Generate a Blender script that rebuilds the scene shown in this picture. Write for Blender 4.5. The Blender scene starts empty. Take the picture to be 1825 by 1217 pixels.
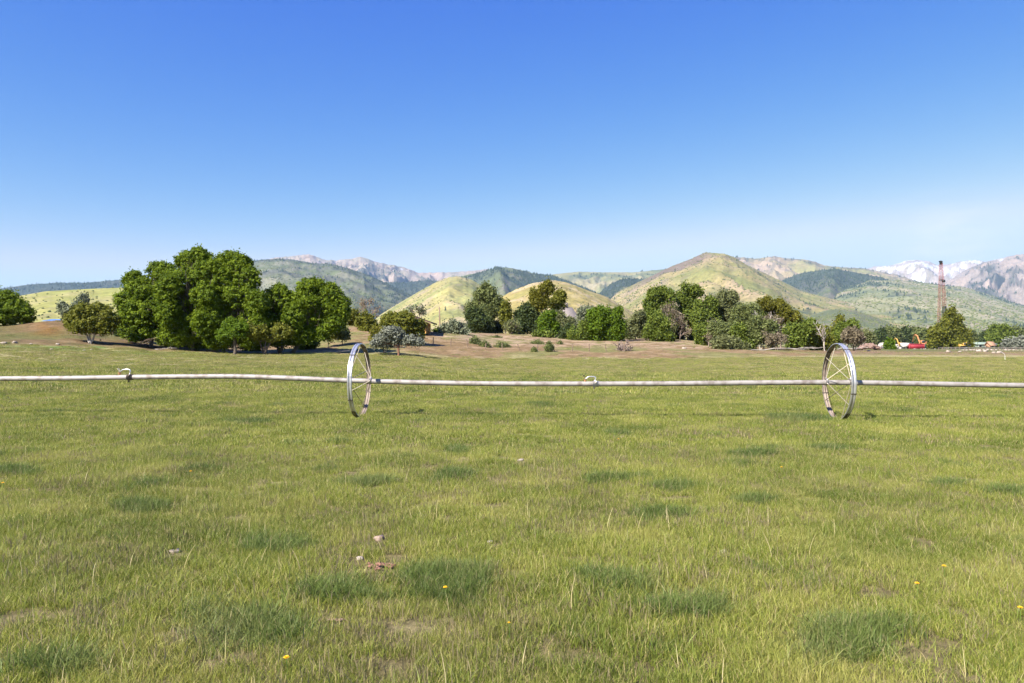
import bpy, math, random
import numpy as np
from mathutils import Vector, Matrix, Quaternion

R_ = math.radians
scene = bpy.context.scene
COL = scene.collection
# ------------------------------------------------------------------ camera
F, CX, HY, CH = 1284.0, 912.5, 617.5, 1.837      # focal length and horizon in photo pixels, camera height
cd = bpy.data.cameras.new("camera"); cam = bpy.data.objects.new("camera", cd); COL.objects.link(cam)
cd.sensor_width = 36; cd.lens = 36 * F / 1825
cam.location = (0, 0, CH)
cam.rotation_euler = (R_(90) + math.atan((HY - 608.5) / F), 0, 0)
cd.clip_start = 0.05; cd.clip_end = 60000
scene.camera = cam
# ------------------------------------------------------------------ light
SUN_EL, SUN_AZ = 42.0, 44.0                       # azimuth measured left of straight behind the camera
sdir = Vector((-math.sin(R_(SUN_AZ)) * math.cos(R_(SUN_EL)), -math.cos(R_(SUN_AZ)) * math.cos(R_(SUN_EL)), math.sin(R_(SUN_EL))))
sl = bpy.data.lights.new("sun", 'SUN'); so = bpy.data.objects.new("sun", sl); COL.objects.link(so)
sl.energy = 4.6; sl.angle = R_(0.53); sl.color = (1.0, 0.94, 0.84)
so.rotation_euler = sdir.to_track_quat('Z', 'Y').to_euler()
w = bpy.data.worlds.new("World"); scene.world = w; w.use_nodes = True
nt = w.node_tree; nt.nodes.clear()
sky = nt.nodes.new('ShaderNodeTexSky'); sky.sky_type = 'NISHITA'; sky.sun_disc = False
sky.sun_elevation = R_(SUN_EL); sky.sun_rotation = math.atan2(sdir.x, sdir.y)
sky.altitude = 1900; sky.air_density = 1.0; sky.dust_density = 0.6; sky.ozone_density = 3.0
bg = nt.nodes.new('ShaderNodeBackground'); bg.inputs[1].default_value = 0.1
wo = nt.nodes.new('ShaderNodeOutputWorld')
# the photograph's blue is graded: a contrast curve per channel over the physical sky
sp = nt.nodes.new('ShaderNodeSeparateColor'); cb = nt.nodes.new('ShaderNodeCombineColor'); nt.links.new(sky.outputs[0], sp.inputs[0])
for k_, (pw, cf, cap) in enumerate(((2.7, 84.0, 2.9), (1.5, 9.75, 3.3), (.22, 3.5, 3.7))):
    a_ = nt.nodes.new('ShaderNodeMath'); a_.operation = 'MULTIPLY'; a_.inputs[1].default_value = .1
    b_ = nt.nodes.new('ShaderNodeMath'); b_.operation = 'POWER'; b_.inputs[1].default_value = pw
    c_ = nt.nodes.new('ShaderNodeMath'); c_.operation = 'MULTIPLY'; c_.inputs[1].default_value = cf; c_.use_clamp = False
    nt.links.new(sp.outputs[k_], a_.inputs[0]); nt.links.new(a_.outputs[0], b_.inputs[0]); nt.links.new(b_.outputs[0], c_.inputs[0])
    d_ = nt.nodes.new('ShaderNodeMath'); d_.operation = 'SMOOTH_MIN'; d_.inputs[1].default_value = cap; d_.inputs[2].default_value = .8; nt.links.new(c_.outputs[0], d_.inputs[0]); nt.links.new(d_.outputs[0], cb.inputs[k_])
# a faint wisp of cloud low over the right-hand peaks
tc_ = nt.nodes.new('ShaderNodeTexCoord'); ds_ = nt.nodes.new('ShaderNodeVectorMath'); ds_.operation = 'DISTANCE'; ds_.inputs[1].default_value = (.512, .850, .112)
m1_ = nt.nodes.new('ShaderNodeMapRange'); m1_.interpolation_type = 'SMOOTHSTEP'; m1_.inputs[1].default_value = .02; m1_.inputs[2].default_value = .085; m1_.inputs[3].default_value = .6; m1_.inputs[4].default_value = 0
mp_ = nt.nodes.new('ShaderNodeMapping'); mp_.inputs['Scale'].default_value = (9, 9, 42); no_ = nt.nodes.new('ShaderNodeTexNoise'); no_.inputs['Scale'].default_value = 1.6; no_.inputs['Detail'].default_value = 6; no_.inputs['Roughness'].default_value = .6
m2_ = nt.nodes.new('ShaderNodeMapRange'); m2_.inputs[1].default_value = .42; m2_.inputs[2].default_value = .72; m3_ = nt.nodes.new('ShaderNodeMath'); m3_.operation = 'MULTIPLY'
mx_ = nt.nodes.new('ShaderNodeMix'); mx_.data_type = 'RGBA'; mx_.inputs[7].default_value = (3.7, 3.75, 3.9, 1)
nt.links.new(tc_.outputs['Generated'], ds_.inputs[0]); nt.links.new(ds_.outputs['Value'], m1_.inputs[0]); nt.links.new(tc_.outputs['Generated'], mp_.inputs[0]); nt.links.new(mp_.outputs[0], no_.inputs['Vector'])
nt.links.new(no_.outputs['Fac'], m2_.inputs[0]); nt.links.new(m1_.outputs[0], m3_.inputs[0]); nt.links.new(m2_.outputs[0], m3_.inputs[1]); nt.links.new(m3_.outputs[0], mx_.inputs[0]); nt.links.new(cb.outputs[0], mx_.inputs[6])
nt.links.new(mx_.outputs[2], bg.inputs[0]); nt.links.new(bg.outputs[0], wo.inputs[0])
scene.view_settings.view_transform = 'Standard'; scene.view_settings.look = 'None'
scene.view_settings.exposure = 1.5; scene.view_settings.gamma = 1
scene.render.engine = 'CYCLES'
cy = scene.cycles
cy.max_bounces = 5; cy.diffuse_bounces = 3; cy.glossy_bounces = 2; cy.transmission_bounces = 3
cy.volume_bounces = 0; cy.transparent_max_bounces = 4; cy.use_denoising = True
cy.use_adaptive_sampling = True; cy.adaptive_threshold = 0.02
cy.caustics_reflective = False; cy.caustics_refractive = False

# ------------------------------------------------------------------ numpy noise
def _hash(ix, iy, seed):
    h = (ix.astype(np.int64) * 374761393 + iy.astype(np.int64) * 668265263 + seed * 982451653) & 0xFFFFFFFF
    h = ((h ^ (h >> 13)) * 1274126177) & 0xFFFFFFFF
    return ((h ^ (h >> 16)) & 0xFFFFFF) / float(0xFFFFFF)
def perlin(x, y, seed=0):
    x = np.asarray(x, float); y = np.asarray(y, float)
    x, y = np.broadcast_arrays(x, y)
    ix = np.floor(x); iy = np.floor(y); fx = x - ix; fy = y - iy
    u = fx * fx * fx * (fx * (fx * 6 - 15) + 10); v = fy * fy * fy * (fy * (fy * 6 - 15) + 10)
    def g(a, b):
        t = _hash(ix + a, iy + b, seed) * 2 * math.pi
        return np.cos(t) * (fx - a) + np.sin(t) * (fy - b)
    return ((g(0, 0) * (1 - u) + g(1, 0) * u) * (1 - v) + (g(0, 1) * (1 - u) + g(1, 1) * u) * v) * 1.5
def fbm(x, y, seed=0, oct=4):
    s = 0; a = 0.55
    for k in range(oct):
        s = s + a * perlin(x * 2 ** k, y * 2 ** k, seed + k * 17); a *= 0.5
    return s
def sstep(a, b, x):
    t = np.clip((x - a) / (b - a), 0, 1); return t * t * (3 - 2 * t)
def lerp(a, b, t): return a + (b - a) * t

# ------------------------------------------------------------------ ground height
COLS = {
 -150: [(45,646),(60,606),(76,574)],
    0: [(45,649),(60,612),(68,597),(77,578)],
  110: [(45,653),(58,622),(66,606),(76,570)],
  200: [(50,649),(62,624),(70,607),(80,588)],
  300: [(50,649),(64,629),(75,616),(88,590)],
  450: [(50,649),(66,631),(80,622),(95,590),(180,580)],
  560: [(50,649),(66,632),(78,618),(92,592),(180,580)],
  640: [(50,649),(68,632),(82,606),(96,581),(180,578)],
  720: [(50,655),(68,634),(82,612),(96,588),(180,582)],
  800: [(50,660),(70,639),(78,625),(92,598),(102,590)],
  900: [(50,662),(72,640),(84,622),(96,606),(112,594)],
 1050: [(50,662),(72,640),(84,624),(98,608),(112,600)],
 1200: [(50,662),(72,640),(84,625),(98,611),(112,605)],
 1350: [(50,662),(74,637),(88,624),(100,620),(140,616)],
 1500: [(50,661),(78,634),(90,627),(110,623),(200,619)],
 1620: [(50,660),(80,633),(120,627),(200,622.5),(300,621)],
 2000: [(50,660),(80,633),(120,627),(200,622.5),(300,621)]}
_px = np.array(sorted(COLS)); _Ys = np.concatenate([np.arange(20, 140, 1.0), np.arange(140, 420, 10.0)])
_tab = []
for p in sorted(COLS):
    ys = [22] + [a for a, b in COLS[p]]
    zs = [0] + [CH + (HY - b) / F * a for a, b in COLS[p]]
    ys += [330, 420]; zs += [zs[-1], 1.0]
    v = np.interp(_Ys, ys, zs)
    k = np.array([1, 2, 3, 2, 1]) / 9.0
    vp = np.concatenate([[v[0]] * 2, v, [v[-1]] * 2]); _tab.append(np.convolve(vp, k, 'valid'))
_tab = np.array(_tab)
def gz(X, Y):
    X = np.asarray(X, float); Y = np.asarray(Y, float)
    Yc = np.maximum(Y, 5.0)
    px = np.clip(CX + F * X / Yc, -149, 1999)
    i = np.clip(np.searchsorted(_px, px) - 1, 0, len(_px) - 2)
    t = (px - _px[i]) / (_px[i + 1] - _px[i]); t = t * t * (3 - 2 * t)
    yi = np.interp(Y, _Ys, np.arange(len(_Ys)))
    j = np.clip(yi.astype(int), 0, len(_Ys) - 2); s = yi - j
    a = _tab[i, j] * (1 - s) + _tab[i, j + 1] * s
    b = _tab[i + 1, j] * (1 - s) + _tab[i + 1, j + 1] * s
    z = a * (1 - t) + b * t
    z = z + 0.05 * fbm(X / 3.1, Y / 3.1, 5, 3) * np.clip(Y / 10, 0, 1)
    return np.where(Y < 20, 0.03 * fbm(X / 3.1, Y / 3.1, 5, 3), z)
def gzf(x, y): return float(gz(np.array([x]), np.array([y]))[0])
def hit(px, py, y0=3.0, y1=320):
    Y = np.concatenate([np.arange(y0, 30, .05), np.arange(30, y1, .25)])
    X = (px - CX) / F * Y
    s = HY - (gz(X, Y) - CH) * F / Y
    k = np.argmax(s <= py)
    if s[k] > py: k = int(np.argmin(s))
    return float(X[k]), float(Y[k])
def at(px, py, D): return ((px - CX) / F * D, D, CH + (HY - py) / F * D)

# ------------------------------------------------------------------ materials
def mat(name, col=(.5, .5, .5), rough=.7, metal=0.0, noise=None, spec=.3):
    m = bpy.data.materials.new(name); m.use_nodes = True
    n = m.node_tree.nodes; L = m.node_tree.links; b = n['Principled BSDF']
    b.inputs['Base Color'].default_value = (*col, 1); b.inputs['Roughness'].default_value = rough
    b.inputs['Metallic'].default_value = metal; b.inputs['Specular IOR Level'].default_value = spec
    if noise:
        sc, col2, lo, hi = noise
        tc = n.new('ShaderNodeTexCoord'); no = n.new('ShaderNodeTexNoise'); no.inputs['Scale'].default_value = sc; no.inputs['Detail'].default_value = 5
        mr = n.new('ShaderNodeMapRange'); mr.inputs[1].default_value = lo; mr.inputs[2].default_value = hi
        mx = n.new('ShaderNodeMix'); mx.data_type = 'RGBA'; mx.inputs[6].default_value = (*col, 1); mx.inputs[7].default_value = (*col2, 1)
        L.new(tc.outputs['Object'], no.inputs['Vector']); L.new(no.outputs['Fac'], mr.inputs[0]); L.new(mr.outputs[0], mx.inputs[0]); L.new(mx.outputs[2], b.inputs['Base Color'])
        bp = n.new('ShaderNodeBump'); bp.inputs['Strength'].default_value = .25; bp.inputs['Distance'].default_value = .02
        L.new(no.outputs['Fac'], bp.inputs['Height']); L.new(bp.outputs[0], b.inputs['Normal'])
    return m
def leaf_mat(name, dark, light, trans=.3, rough=.55):
    """two-tone foliage: every leaf carries its own tint between two leaf colours"""
    m = bpy.data.materials.new(name); m.use_nodes = True
    n = m.node_tree.nodes; L = m.node_tree.links; n.clear()
    at_ = n.new('ShaderNodeAttribute'); at_.attribute_name = 'tint'
    mx = n.new('ShaderNodeMix'); mx.data_type = 'RGBA'; mx.inputs[6].default_value = (*dark, 1); mx.inputs[7].default_value = (*light, 1)
    L.new(at_.outputs['Fac'], mx.inputs[0])
    b = n.new('ShaderNodeBsdfPrincipled'); b.inputs['Roughness'].default_value = rough; b.inputs['Specular IOR Level'].default_value = .10
    t = n.new('ShaderNodeBsdfTranslucent'); ms = n.new('ShaderNodeMixShader'); ms.inputs[0].default_value = trans
    o = n.new('ShaderNodeOutputMaterial')
    L.new(mx.outputs[2], b.inputs['Base Color']); L.new(mx.outputs[2], t.inputs['Color'])
    L.new(b.outputs[0], ms.inputs[1]); L.new(t.outputs[0], ms.inputs[2]); L.new(ms.outputs[0], o.inputs[0])
    return m
def terrain_mat(name, scales, strength, bump=0.0, bscale=1.0, stretch=(1, 1, 1)):
    """colour attribute times several octaves of real surface mottling"""
    m = bpy.data.materials.new(name); m.use_nodes = True
    n = m.node_tree.nodes; L = m.node_tree.links; b = n['Principled BSDF']
    b.inputs['Roughness'].default_value = .95; b.inputs['Specular IOR Level'].default_value = .08
    ge = n.new('ShaderNodeNewGeometry'); ca = n.new('ShaderNodeVertexColor'); ca.layer_name = 'Col'
    mp = n.new('ShaderNodeMapping'); mp.inputs['Scale'].default_value = stretch; L.new(ge.outputs['Position'], mp.inputs[0])
    cur = ca.outputs['Color']; last = None
    for i, s in enumerate(scales):
        no = n.new('ShaderNodeTexNoise'); no.inputs['Scale'].default_value = s; no.inputs['Detail'].default_value = 6; no.inputs['Roughness'].default_value = .65
        L.new(mp.outputs[0], no.inputs['Vector'])
        mr = n.new('ShaderNodeMapRange'); mr.inputs[1].default_value = .3; mr.inputs[2].default_value = .7
        k = strength[i]; mr.inputs[3].default_value = 1 - k; mr.inputs[4].default_value = 1 + k
        L.new(no.outputs['Fac'], mr.inputs[0])
        vm = n.new('ShaderNodeVectorMath'); vm.operation = 'SCALE'; L.new(cur, vm.inputs[0]); L.new(mr.outputs[0], vm.inputs['Scale'])
        cur = vm.outputs[0]; last = no
    L.new(cur, b.inputs['Base Color'])
    if bump:
        bp = n.new('ShaderNodeBump'); bp.inputs['Strength'].default_value = bump; bp.inputs['Distance'].default_value = bscale
        L.new(last.outputs['Fac'], bp.inputs['Height']); L.new(bp.outputs[0], b.inputs['Normal'])
    return m

# ------------------------------------------------------------------ mesh helpers
def mesh_np(name, V, Fc, material=None, parent=None, tint=None, col=None, smooth=False, loc=None):
    V = np.asarray(V, np.float32); Fc = np.asarray(Fc, np.int32)
    me = bpy.data.meshes.new(name); k = Fc.shape[1]
    me.vertices.add(len(V)); me.vertices.foreach_set('co', V.ravel())
    me.loops.add(Fc.size); me.loops.foreach_set('vertex_index', Fc.ravel())
    me.polygons.add(len(Fc)); me.polygons.foreach_set('loop_start', np.arange(0, Fc.size, k, dtype=np.int32))
    me.update(calc_edges=True)
    if tint is not None:
        a = me.attributes.new('tint', 'FLOAT', 'POINT'); a.data.foreach_set('value', np.asarray(tint, np.float32))
    if col is not None:
        a = me.color_attributes.new('Col', 'FLOAT_COLOR', 'POINT')
        c = np.ones((len(V), 4), np.float32); c[:, :3] = col; a.data.foreach_set('color', c.ravel())
    if smooth: me.polygons.foreach_set('use_smooth', np.ones(len(Fc), bool))
    if material: me.materials.append(material)
    o = bpy.data.objects.new(name, me); COL.objects.link(o)
    if parent: o.parent = parent
    if loc is not None: o.location = loc
    return o
class MB:
    """collects quads"""
    def __init__(s): s.v = []; s.f = []; s.n = 0
    def add(s, V, Fc):
        V = np.asarray(V, float); s.v.append(V); s.f.append(np.asarray(Fc, int) + s.n); s.n += len(V)
    def box(s, c, d, rz=0.0, taper=1.0, ry=0.0):
        x, y, z = d[0] / 2, d[1] / 2, d[2] / 2; t = taper
        V = np.array([(-x,-y,-z),(x,-y,-z),(x,y,-z),(-x,y,-z),(-x*t,-y*t,z),(x*t,-y*t,z),(x*t,y*t,z),(-x*t,y*t,z)])
        if ry:
            ca, sa = math.cos(ry), math.sin(ry); V = V @ np.array([[ca,0,sa],[0,1,0],[-sa,0,ca]]).T
        if rz:
            ca, sa = math.cos(rz), math.sin(rz); V = V @ np.array([[ca,-sa,0],[sa,ca,0],[0,0,1]]).T
        s.add(V + np.array(c), [(0,3,2,1),(4,5,6,7),(0,1,5,4),(1,2,6,5),(2,3,7,6),(3,0,4,7)]); return s
    def prism(s, pts, y0, y1):
        """polygon of four-sided pieces in the x-z plane extruded along y"""
        n = len(pts); V = [(p[0], y0, p[1]) for p in pts] + [(p[0], y1, p[1]) for p in pts]
        Fs = [(i, (i+1) % n, n+(i+1) % n, n+i) for i in range(n)]
        for i in range(1, n - 1, 2):
            k = min(i + 2, n - 1); Fs.append((0, i, i+1, k)) ; Fs.append((n, n+k, n+i+1, n+i))
        s.add(V, Fs); return s
    def tube(s, pts, rad, n=6, cap=True):
        pts = np.asarray(pts, float); m = len(pts)
        rad = np.broadcast_to(np.asarray(rad, float), (m,))
        T = np.gradient(pts, axis=0); T /= np.linalg.norm(T, axis=1)[:, None] + 1e-9
        up = np.array([0, 0, 1.0]) if abs(T[0][2]) < .9 else np.array([1.0, 0, 0])
        a = np.arange(n) * 2 * math.pi / n; V = []
        u = np.cross(T[0], up)
        for i in range(m):
            u = u - T[i] * np.dot(u, T[i]); u /= np.linalg.norm(u) + 1e-9
            v = np.cross(T[i], u)
            V.append(pts[i] + rad[i] * (np.cos(a)[:, None] * u + np.sin(a)[:, None] * v))
        V = np.concatenate(V); Fs = []
        i, j = np.meshgrid(np.arange(m - 1), np.arange(n), indexing='ij'); j2 = (j + 1) % n
        Fs = np.stack([i*n+j, i*n+j2, (i+1)*n+j2, (i+1)*n+j], -1).reshape(-1, 4)
        s.add(V, Fs)
        if cap and n % 2 == 0:
            for base in (0, (m-1)*n):
                q = [(base+0, base+k, base+k+1, base+(k+2) % n) for k in range(1, n - 1, 2)]
                s.f.append(np.array(q, int) + s.n - len(V))
        return s
    def build(s, name, m, parent=None, smooth=False, loc=None, tint=None):
        return mesh_np(name, np.concatenate(s.v), np.concatenate(s.f), m, parent, smooth=smooth, loc=loc, tint=tint)
def tag(o, label=None, cat=None, group=None, kind=None):
    if label: o['label'] = label
    if cat: o['category'] = cat
    if group: o['group'] = group
    if kind: o['kind'] = kind
    return o
def empty(name, loc, label, cat, group=None, rz=0.0):
    o = bpy.data.objects.new(name, None); COL.objects.link(o); o.location = loc; o.rotation_euler = (0, 0, rz)
    o.empty_display_size = .3
    return tag(o, label, cat, group)

# ------------------------------------------------------------------ ground sheet
def field_edge(px):
    return np.interp(px, [-150, 0, 110, 200, 300, 450, 640, 720, 800, 900, 1200, 1350, 1500, 1620, 2000],
                         [60, 60, 60, 64, 66, 67, 69, 70, 71, 73, 73, 76, 79, 82, 82])
def ground_color(X, Y):
    Yc = np.maximum(Y, 3); px = CX + F * X / Yc
    n1 = fbm(X / 9, Y / 9, 11, 4); n2 = fbm(X / 2.2, Y / 2.2, 23, 4); n3 = fbm(X / 30, Y / 22, 31, 3)
    c = np.empty(X.shape + (3,)); c[:] = (.165, .165, .050)
    def mixc(c, col, m): return c + (np.array(col) - c) * np.clip(m, 0, 1)[..., None]
    c = mixc(c, (.070, .095, .022), sstep(.05, .35, n1) * .6)
    c = mixc(c, (.245, .215, .090), sstep(-.02, .3, n2 * .6 + n3 * .8) * .55)
    th = mixc(c * 0 + np.array((.135, .105, .055)), (.19, .155, .085), sstep(-.1, .3, n2)); nr_ = (1 - sstep(9, 22, Y))[..., None] * .85; c = c * (1 - nr_) + th * nr_
    # paler dry grass and tan towards the far edge of the field
    c = mixc(c, (.27, .235, .115), sstep(24, 55, Y) * sstep(-.35, .2, n2 + n3 * .5) * .85)
    c = mixc(c, (.095, .160, .035), sstep(54, 60, Y) * (1 - sstep(66, 70, Y)) * sstep(.0, .25, n1 + n2 * .5) * (px < 700) * .9)
    E = field_edge(px) + 5.5 * n2 + 4 * n1 + 3 * fbm(X / .9, Y / .9, 47, 2)
    d = sstep(-3.5, 4.0, Y - E)
    dirt = np.empty_like(c); dirt[:] = (.175, .118, .060)
    dirt = mixc(dirt, (.235, .165, .095), sstep(-.1, .3, n2))
    dirt = mixc(dirt, (.155, .145, .055), sstep(-.05, .25, n1 - .35 * n2))
    # dry pinkish terrace in the middle, rust bank on the left
    dirt = mixc(dirt, (.31, .225, .150), sstep(84, 92, Y) * sstep(700, 800, px) * (1 - sstep(1250, 1400, px)) * sstep(-.25, .15, n2) * .8)
    dirt = mixc(dirt, (.19, .105, .035), np.exp(-((px - 85) / 32) ** 2) * sstep(66, 70, Y) * sstep(-.25, .15, n2 + n1) * .9)
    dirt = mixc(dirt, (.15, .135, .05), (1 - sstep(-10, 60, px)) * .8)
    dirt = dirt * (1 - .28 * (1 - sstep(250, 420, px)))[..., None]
    dirt = mixc(dirt, (.21, .13, .095), sstep(1430, 1500, px) * .5)
    dirt = mixc(dirt, (.10, .115, .035), sstep(118, 135, Y) * .8)
    dirt = mixc(dirt, (.16, .19, .055), sstep(420, 600, Y) * .8)
    c = mixc(c, (0, 0, 0), np.zeros_like(d))
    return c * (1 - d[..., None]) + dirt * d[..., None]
rr = np.concatenate([np.geomspace(.4, 30, 80)[:-1], np.arange(30, 130, .7), np.geomspace(131, 15000, 80)])
aa = np.concatenate([np.arange(-46, 46.01, .22), np.arange(49, 314, 4)])
A, RR = np.meshgrid(np.radians(aa), rr, indexing='xy')
GX = RR * np.sin(A); GY = RR * np.cos(A)
GZ = gz(GX, GY)
GV = np.stack([GX, GY, GZ], -1).reshape(-1, 3)
na, nr = len(aa), len(rr)
i, j = np.meshgrid(np.arange(nr - 1), np.arange(na), indexing='ij'); j2 = (j + 1) % na
GF = np.stack([i*na+j, (i+1)*na+j, (i+1)*na+j2, i*na+j2], -1).reshape(-1, 4)
GC = ground_color(GX, GY).reshape(-1, 3)
# close the middle under the camera
c0 = len(GV); GV = np.vstack([GV, [[0, 0, 0]]]); GC = np.vstack([GC, GC[:1]])
jj = np.arange(0, na - 1, 2); mid = np.stack([np.full(len(jj), c0), jj, (jj + 1), (jj + 2) % na], -1)
GF = np.vstack([GF, mid])
M_ground = terrain_mat('field_soil', [.35, 1.6, 9.0], [.12, .34, .5], .8, .05)
ground = mesh_np('ground', GV, GF, M_ground, col=GC, smooth=True)
tag(ground, kind='structure')

# ------------------------------------------------------------------ hills and mountains
def hcol(c): return np.array(c, float)
G_YEL, G_GRN, TAN, SCRUB = hcol((.235,.215,.085)), hcol((.125,.145,.070)), hcol((.32,.25,.165)), hcol((.175,.145,.125))
FOREST, OLIVE, ROCK, SNOW, PINK = hcol((.036,.046,.038)), hcol((.090,.105,.058)), hcol((.30,.25,.225)), hcol((.44,.44,.47)), hcol((.34,.26,.20))
M_hill = terrain_mat('hillside', [.004, .022, .09], [.10, .20, .30], .45, 2.0)
def M_tree(name, d, l): return leaf_mat(name, d, l, .15)
M_conifer = M_tree('conifer_needles', (.030, .044, .030), (.062, .082, .046))
M_scrub = M_tree('scrub_leaves', (.10, .125, .045), (.20, .215, .08))
def tree_dots(P, h, wd, seed, cone):
    """merged low trees: a cone or a rounded bush per point"""
    rs = np.random.RandomState(seed); n = len(P); k = 5
    a = np.arange(k) * 2 * math.pi / k + rs.rand(n, 1) * 6; H = (h * (.6 + .8 * rs.rand(n)))[:, None]; W = (wd * (.6 + .8 * rs.rand(n)))[:, None]
    def ring(f, z): return np.stack([P[:, 0:1] + np.cos(a) * W * f, P[:, 1:2] + np.sin(a) * W * f, P[:, 2:3] + H * z + 0 * a], -1)
    if cone: rings = [ring(1, .0), ring(.55, .45), ring(.04, 1.0)]
    else: rings = [ring(.7, -.1), ring(1, .4), ring(.45, .95)]
    V = np.stack(rings, 1).reshape(n, 3 * k, 3)
    fs = []
    for r in range(2):
        for q in range(k): fs.append((r*k+q, r*k+(q+1) % k, (r+1)*k+(q+1) % k, (r+1)*k+q))
    fs.append((2*k, 2*k+1, 2*k+2, 2*k+3))
    Fq = (np.array(fs)[None] + (np.arange(n) * 3 * k)[:, None, None]).reshape(-1, 4)
    t = np.repeat(rs.rand(n), 3 * k)
    return V.reshape(-1, 3), Fq, t
DOTS_C, DOTS_S = [], []
def hill(name, pts, R, foot, pal, seed, gul=.14, lam=None, forest=None, nfor=0, scrub=0, snow=None, spurs=(), back=1.35, rough=.7, p=1.0, base=-6.0, tint=None, shear=0.0):
    px = np.arange(pts[0][0], pts[-1][0] + .1, 2.0 if R < 6000 else 1.5)
    py = np.interp(px, [a for a, b in pts], [b for a, b in pts])
    ks = np.hanning(7); ks /= ks.sum(); pad = np.concatenate([[py[0]] * 3, py, [py[-1]] * 3]); py = np.convolve(pad, ks, 'valid')
    py = py + rough * fbm(px / 7.0, px * 0 + seed, seed, 4) * 1.6
    H = CH + (HY - py) / F * R
    T = np.concatenate([np.linspace(0, 1, 64), np.linspace(1, back, 14)[1:]])
    PX, TT = np.meshgrid(px, T, indexing='ij'); HH = H[:, None] + 0 * TT
    Yw = foot + (R - foot) * TT
    Xw = (PX - CX) / F * Yw
    prof = np.where(TT <= 1, np.clip(TT, 0, 1) ** p, 1 - ((TT - 1) / (back - 1)) ** 1.3)
    Z = base + (HH - base) * prof
    lam = lam or R * .045
    u = Xw / lam + shear * TT * (R - foot) / lam + .5 * fbm(Xw / lam / 1.7, Yw / lam / 1.7, seed + 3, 3)
    v = Yw / lam * .33
    g = 1 - 2.1 * np.abs(fbm(u * .8, v, seed + 7, 4))          # sharp spurs between gullies
    g2 = fbm(Xw / lam * 2.2, Yw / lam * 1.1, seed + 9, 4)
    win = np.sin(math.pi * np.clip(TT, 0, 1)) ** .7 * np.where(TT <= 1, 1, 0)
    hm = np.maximum(HH - base, 0)
    Z = Z + hm * win * (gul * (g - .55) + gul * .35 * g2)
    for (xa, xb, wdt, am) in spurs:                              # spur running down the face: from xa at the crest to xb at the foot
        xc = xb + (xa - xb) * TT; Z = Z + hm * win * am * np.exp(-((PX - xc) / wdt) ** 2)
    V = np.stack([Xw, Yw, Z], -1)
    # colour
    n1 = fbm(Xw / lam / 1.3, Yw / lam / 1.3, seed + 20, 4); n2 = fbm(Xw / lam * 3, Yw / lam * 2, seed + 30, 4)
    c = np.empty(Z.shape + (3,)); c[:] = pal[0]
    def mx(c, col, m): return c + (col - c) * np.clip(m, 0, 1)[..., None]
    c = mx(c, pal[1], sstep(-.25, .4, n1 + .3 * n2) * .9); c = mx(c, pal[2], sstep(-.05, .4, -n1 * .7 + n2 * .6 + (g - .6) * .3) * .7)
    fm = np.zeros_like(Z)
    if forest is not None:
        fm = np.clip(forest(PX, TT, n1, n2, g), 0, 1); c = mx(c, FOREST * 1.2, fm)
    if snow is not None:
        sm = sstep(-.05, .06, snow(PX, TT, n1, n2, g)); c = mx(c, SNOW, sm)
    if tint is not None: c = tint(c, PX, TT, n1, n2)
    nx, nT = Z.shape
    a, b = np.meshgrid(np.arange(nx - 1), np.arange(nT - 1), indexing='ij')
    Fq = np.stack([a*nT+b, (a+1)*nT+b, (a+1)*nT+b+1, a*nT+b+1], -1).reshape(-1, 4)
    o = mesh_np(name, V.reshape(-1, 3), Fq, M_hill, col=c.reshape(-1, 3), smooth=True); tag(o, kind='structure')
    rs = np.random.RandomState(seed)
    def sample(n, wfun):
        xi = rs.rand(n) * (nx - 1.01); ti = rs.rand(n) * 63
        i0 = xi.astype(int); j0 = ti.astype(int)
        keep = rs.rand(n) < wfun(i0, j0); i0, j0, fx, ft = i0[keep], j0[keep], (xi - i0)[keep], (ti - j0)[keep]
        P = V[i0, j0] * ((1-fx)*(1-ft))[:, None] + V[i0+1, j0] * (fx*(1-ft))[:, None] + V[i0, j0+1] * ((1-fx)*ft)[:, None] + V[i0+1, j0+1] * (fx*ft)[:, None]
        return P[P[:, 2] > 2]
    if nfor: DOTS_C.append((sample(nfor, lambda i, j: fm[i, j]), max(7, R * .0023), max(2.2, R * .0008)))
    if scrub: DOTS_S.append((sample(scrub, lambda i, j: np.clip(.25 - 1.6 * n1[i, j] + .5 * (1 - T[j]), .03, 1)), max(1.2, R * .0007), max(1.3, R * .0008)))
    return o
hill('mountain', [(380,500),(430,472),(490,459),(515,457),(535,454),(550,453),(563,457),(578,463),(600,464),(612,462),(628,461),(640,457),(648,459),(665,465),(690,471),(720,476),(745,486),(800,485),(850,482),(868,479),(885,485),(960,505),(1050,560)],
     9000, 5200, (hcol((.27,.215,.175)), hcol((.30,.22,.17)), hcol((.19,.17,.115))), 101, gul=.22, lam=330, rough=.9, snow=lambda X,T,a,b,g: (T-.97)*1.0 + b*.9 - .42 + .4*(.5-g), forest=lambda X,T,a,b,g: sstep(.02,.2,a+.6*b)*(1-sstep(.75,.95,T))*.8, nfor=5000)
hill('mountain', [(1440,540),(1500,492),(1548,478),(1565,474),(1590,473),(1605,468),(1618,464),(1632,463),(1655,465),(1670,472),(1690,471),(1708,467),(1725,464),(1745,463),(1762,468),(1800,474),(1900,485),(2050,560)],
     10000, 6500, (ROCK, hcol((.25,.22,.20)), hcol((.20,.18,.13))), 113, gul=.26, lam=420, rough=.9, snow=lambda X,T,a,b,g: (T-.78)*.6 + b*1.9 + a*.4 + .5*(.5-g))
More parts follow.
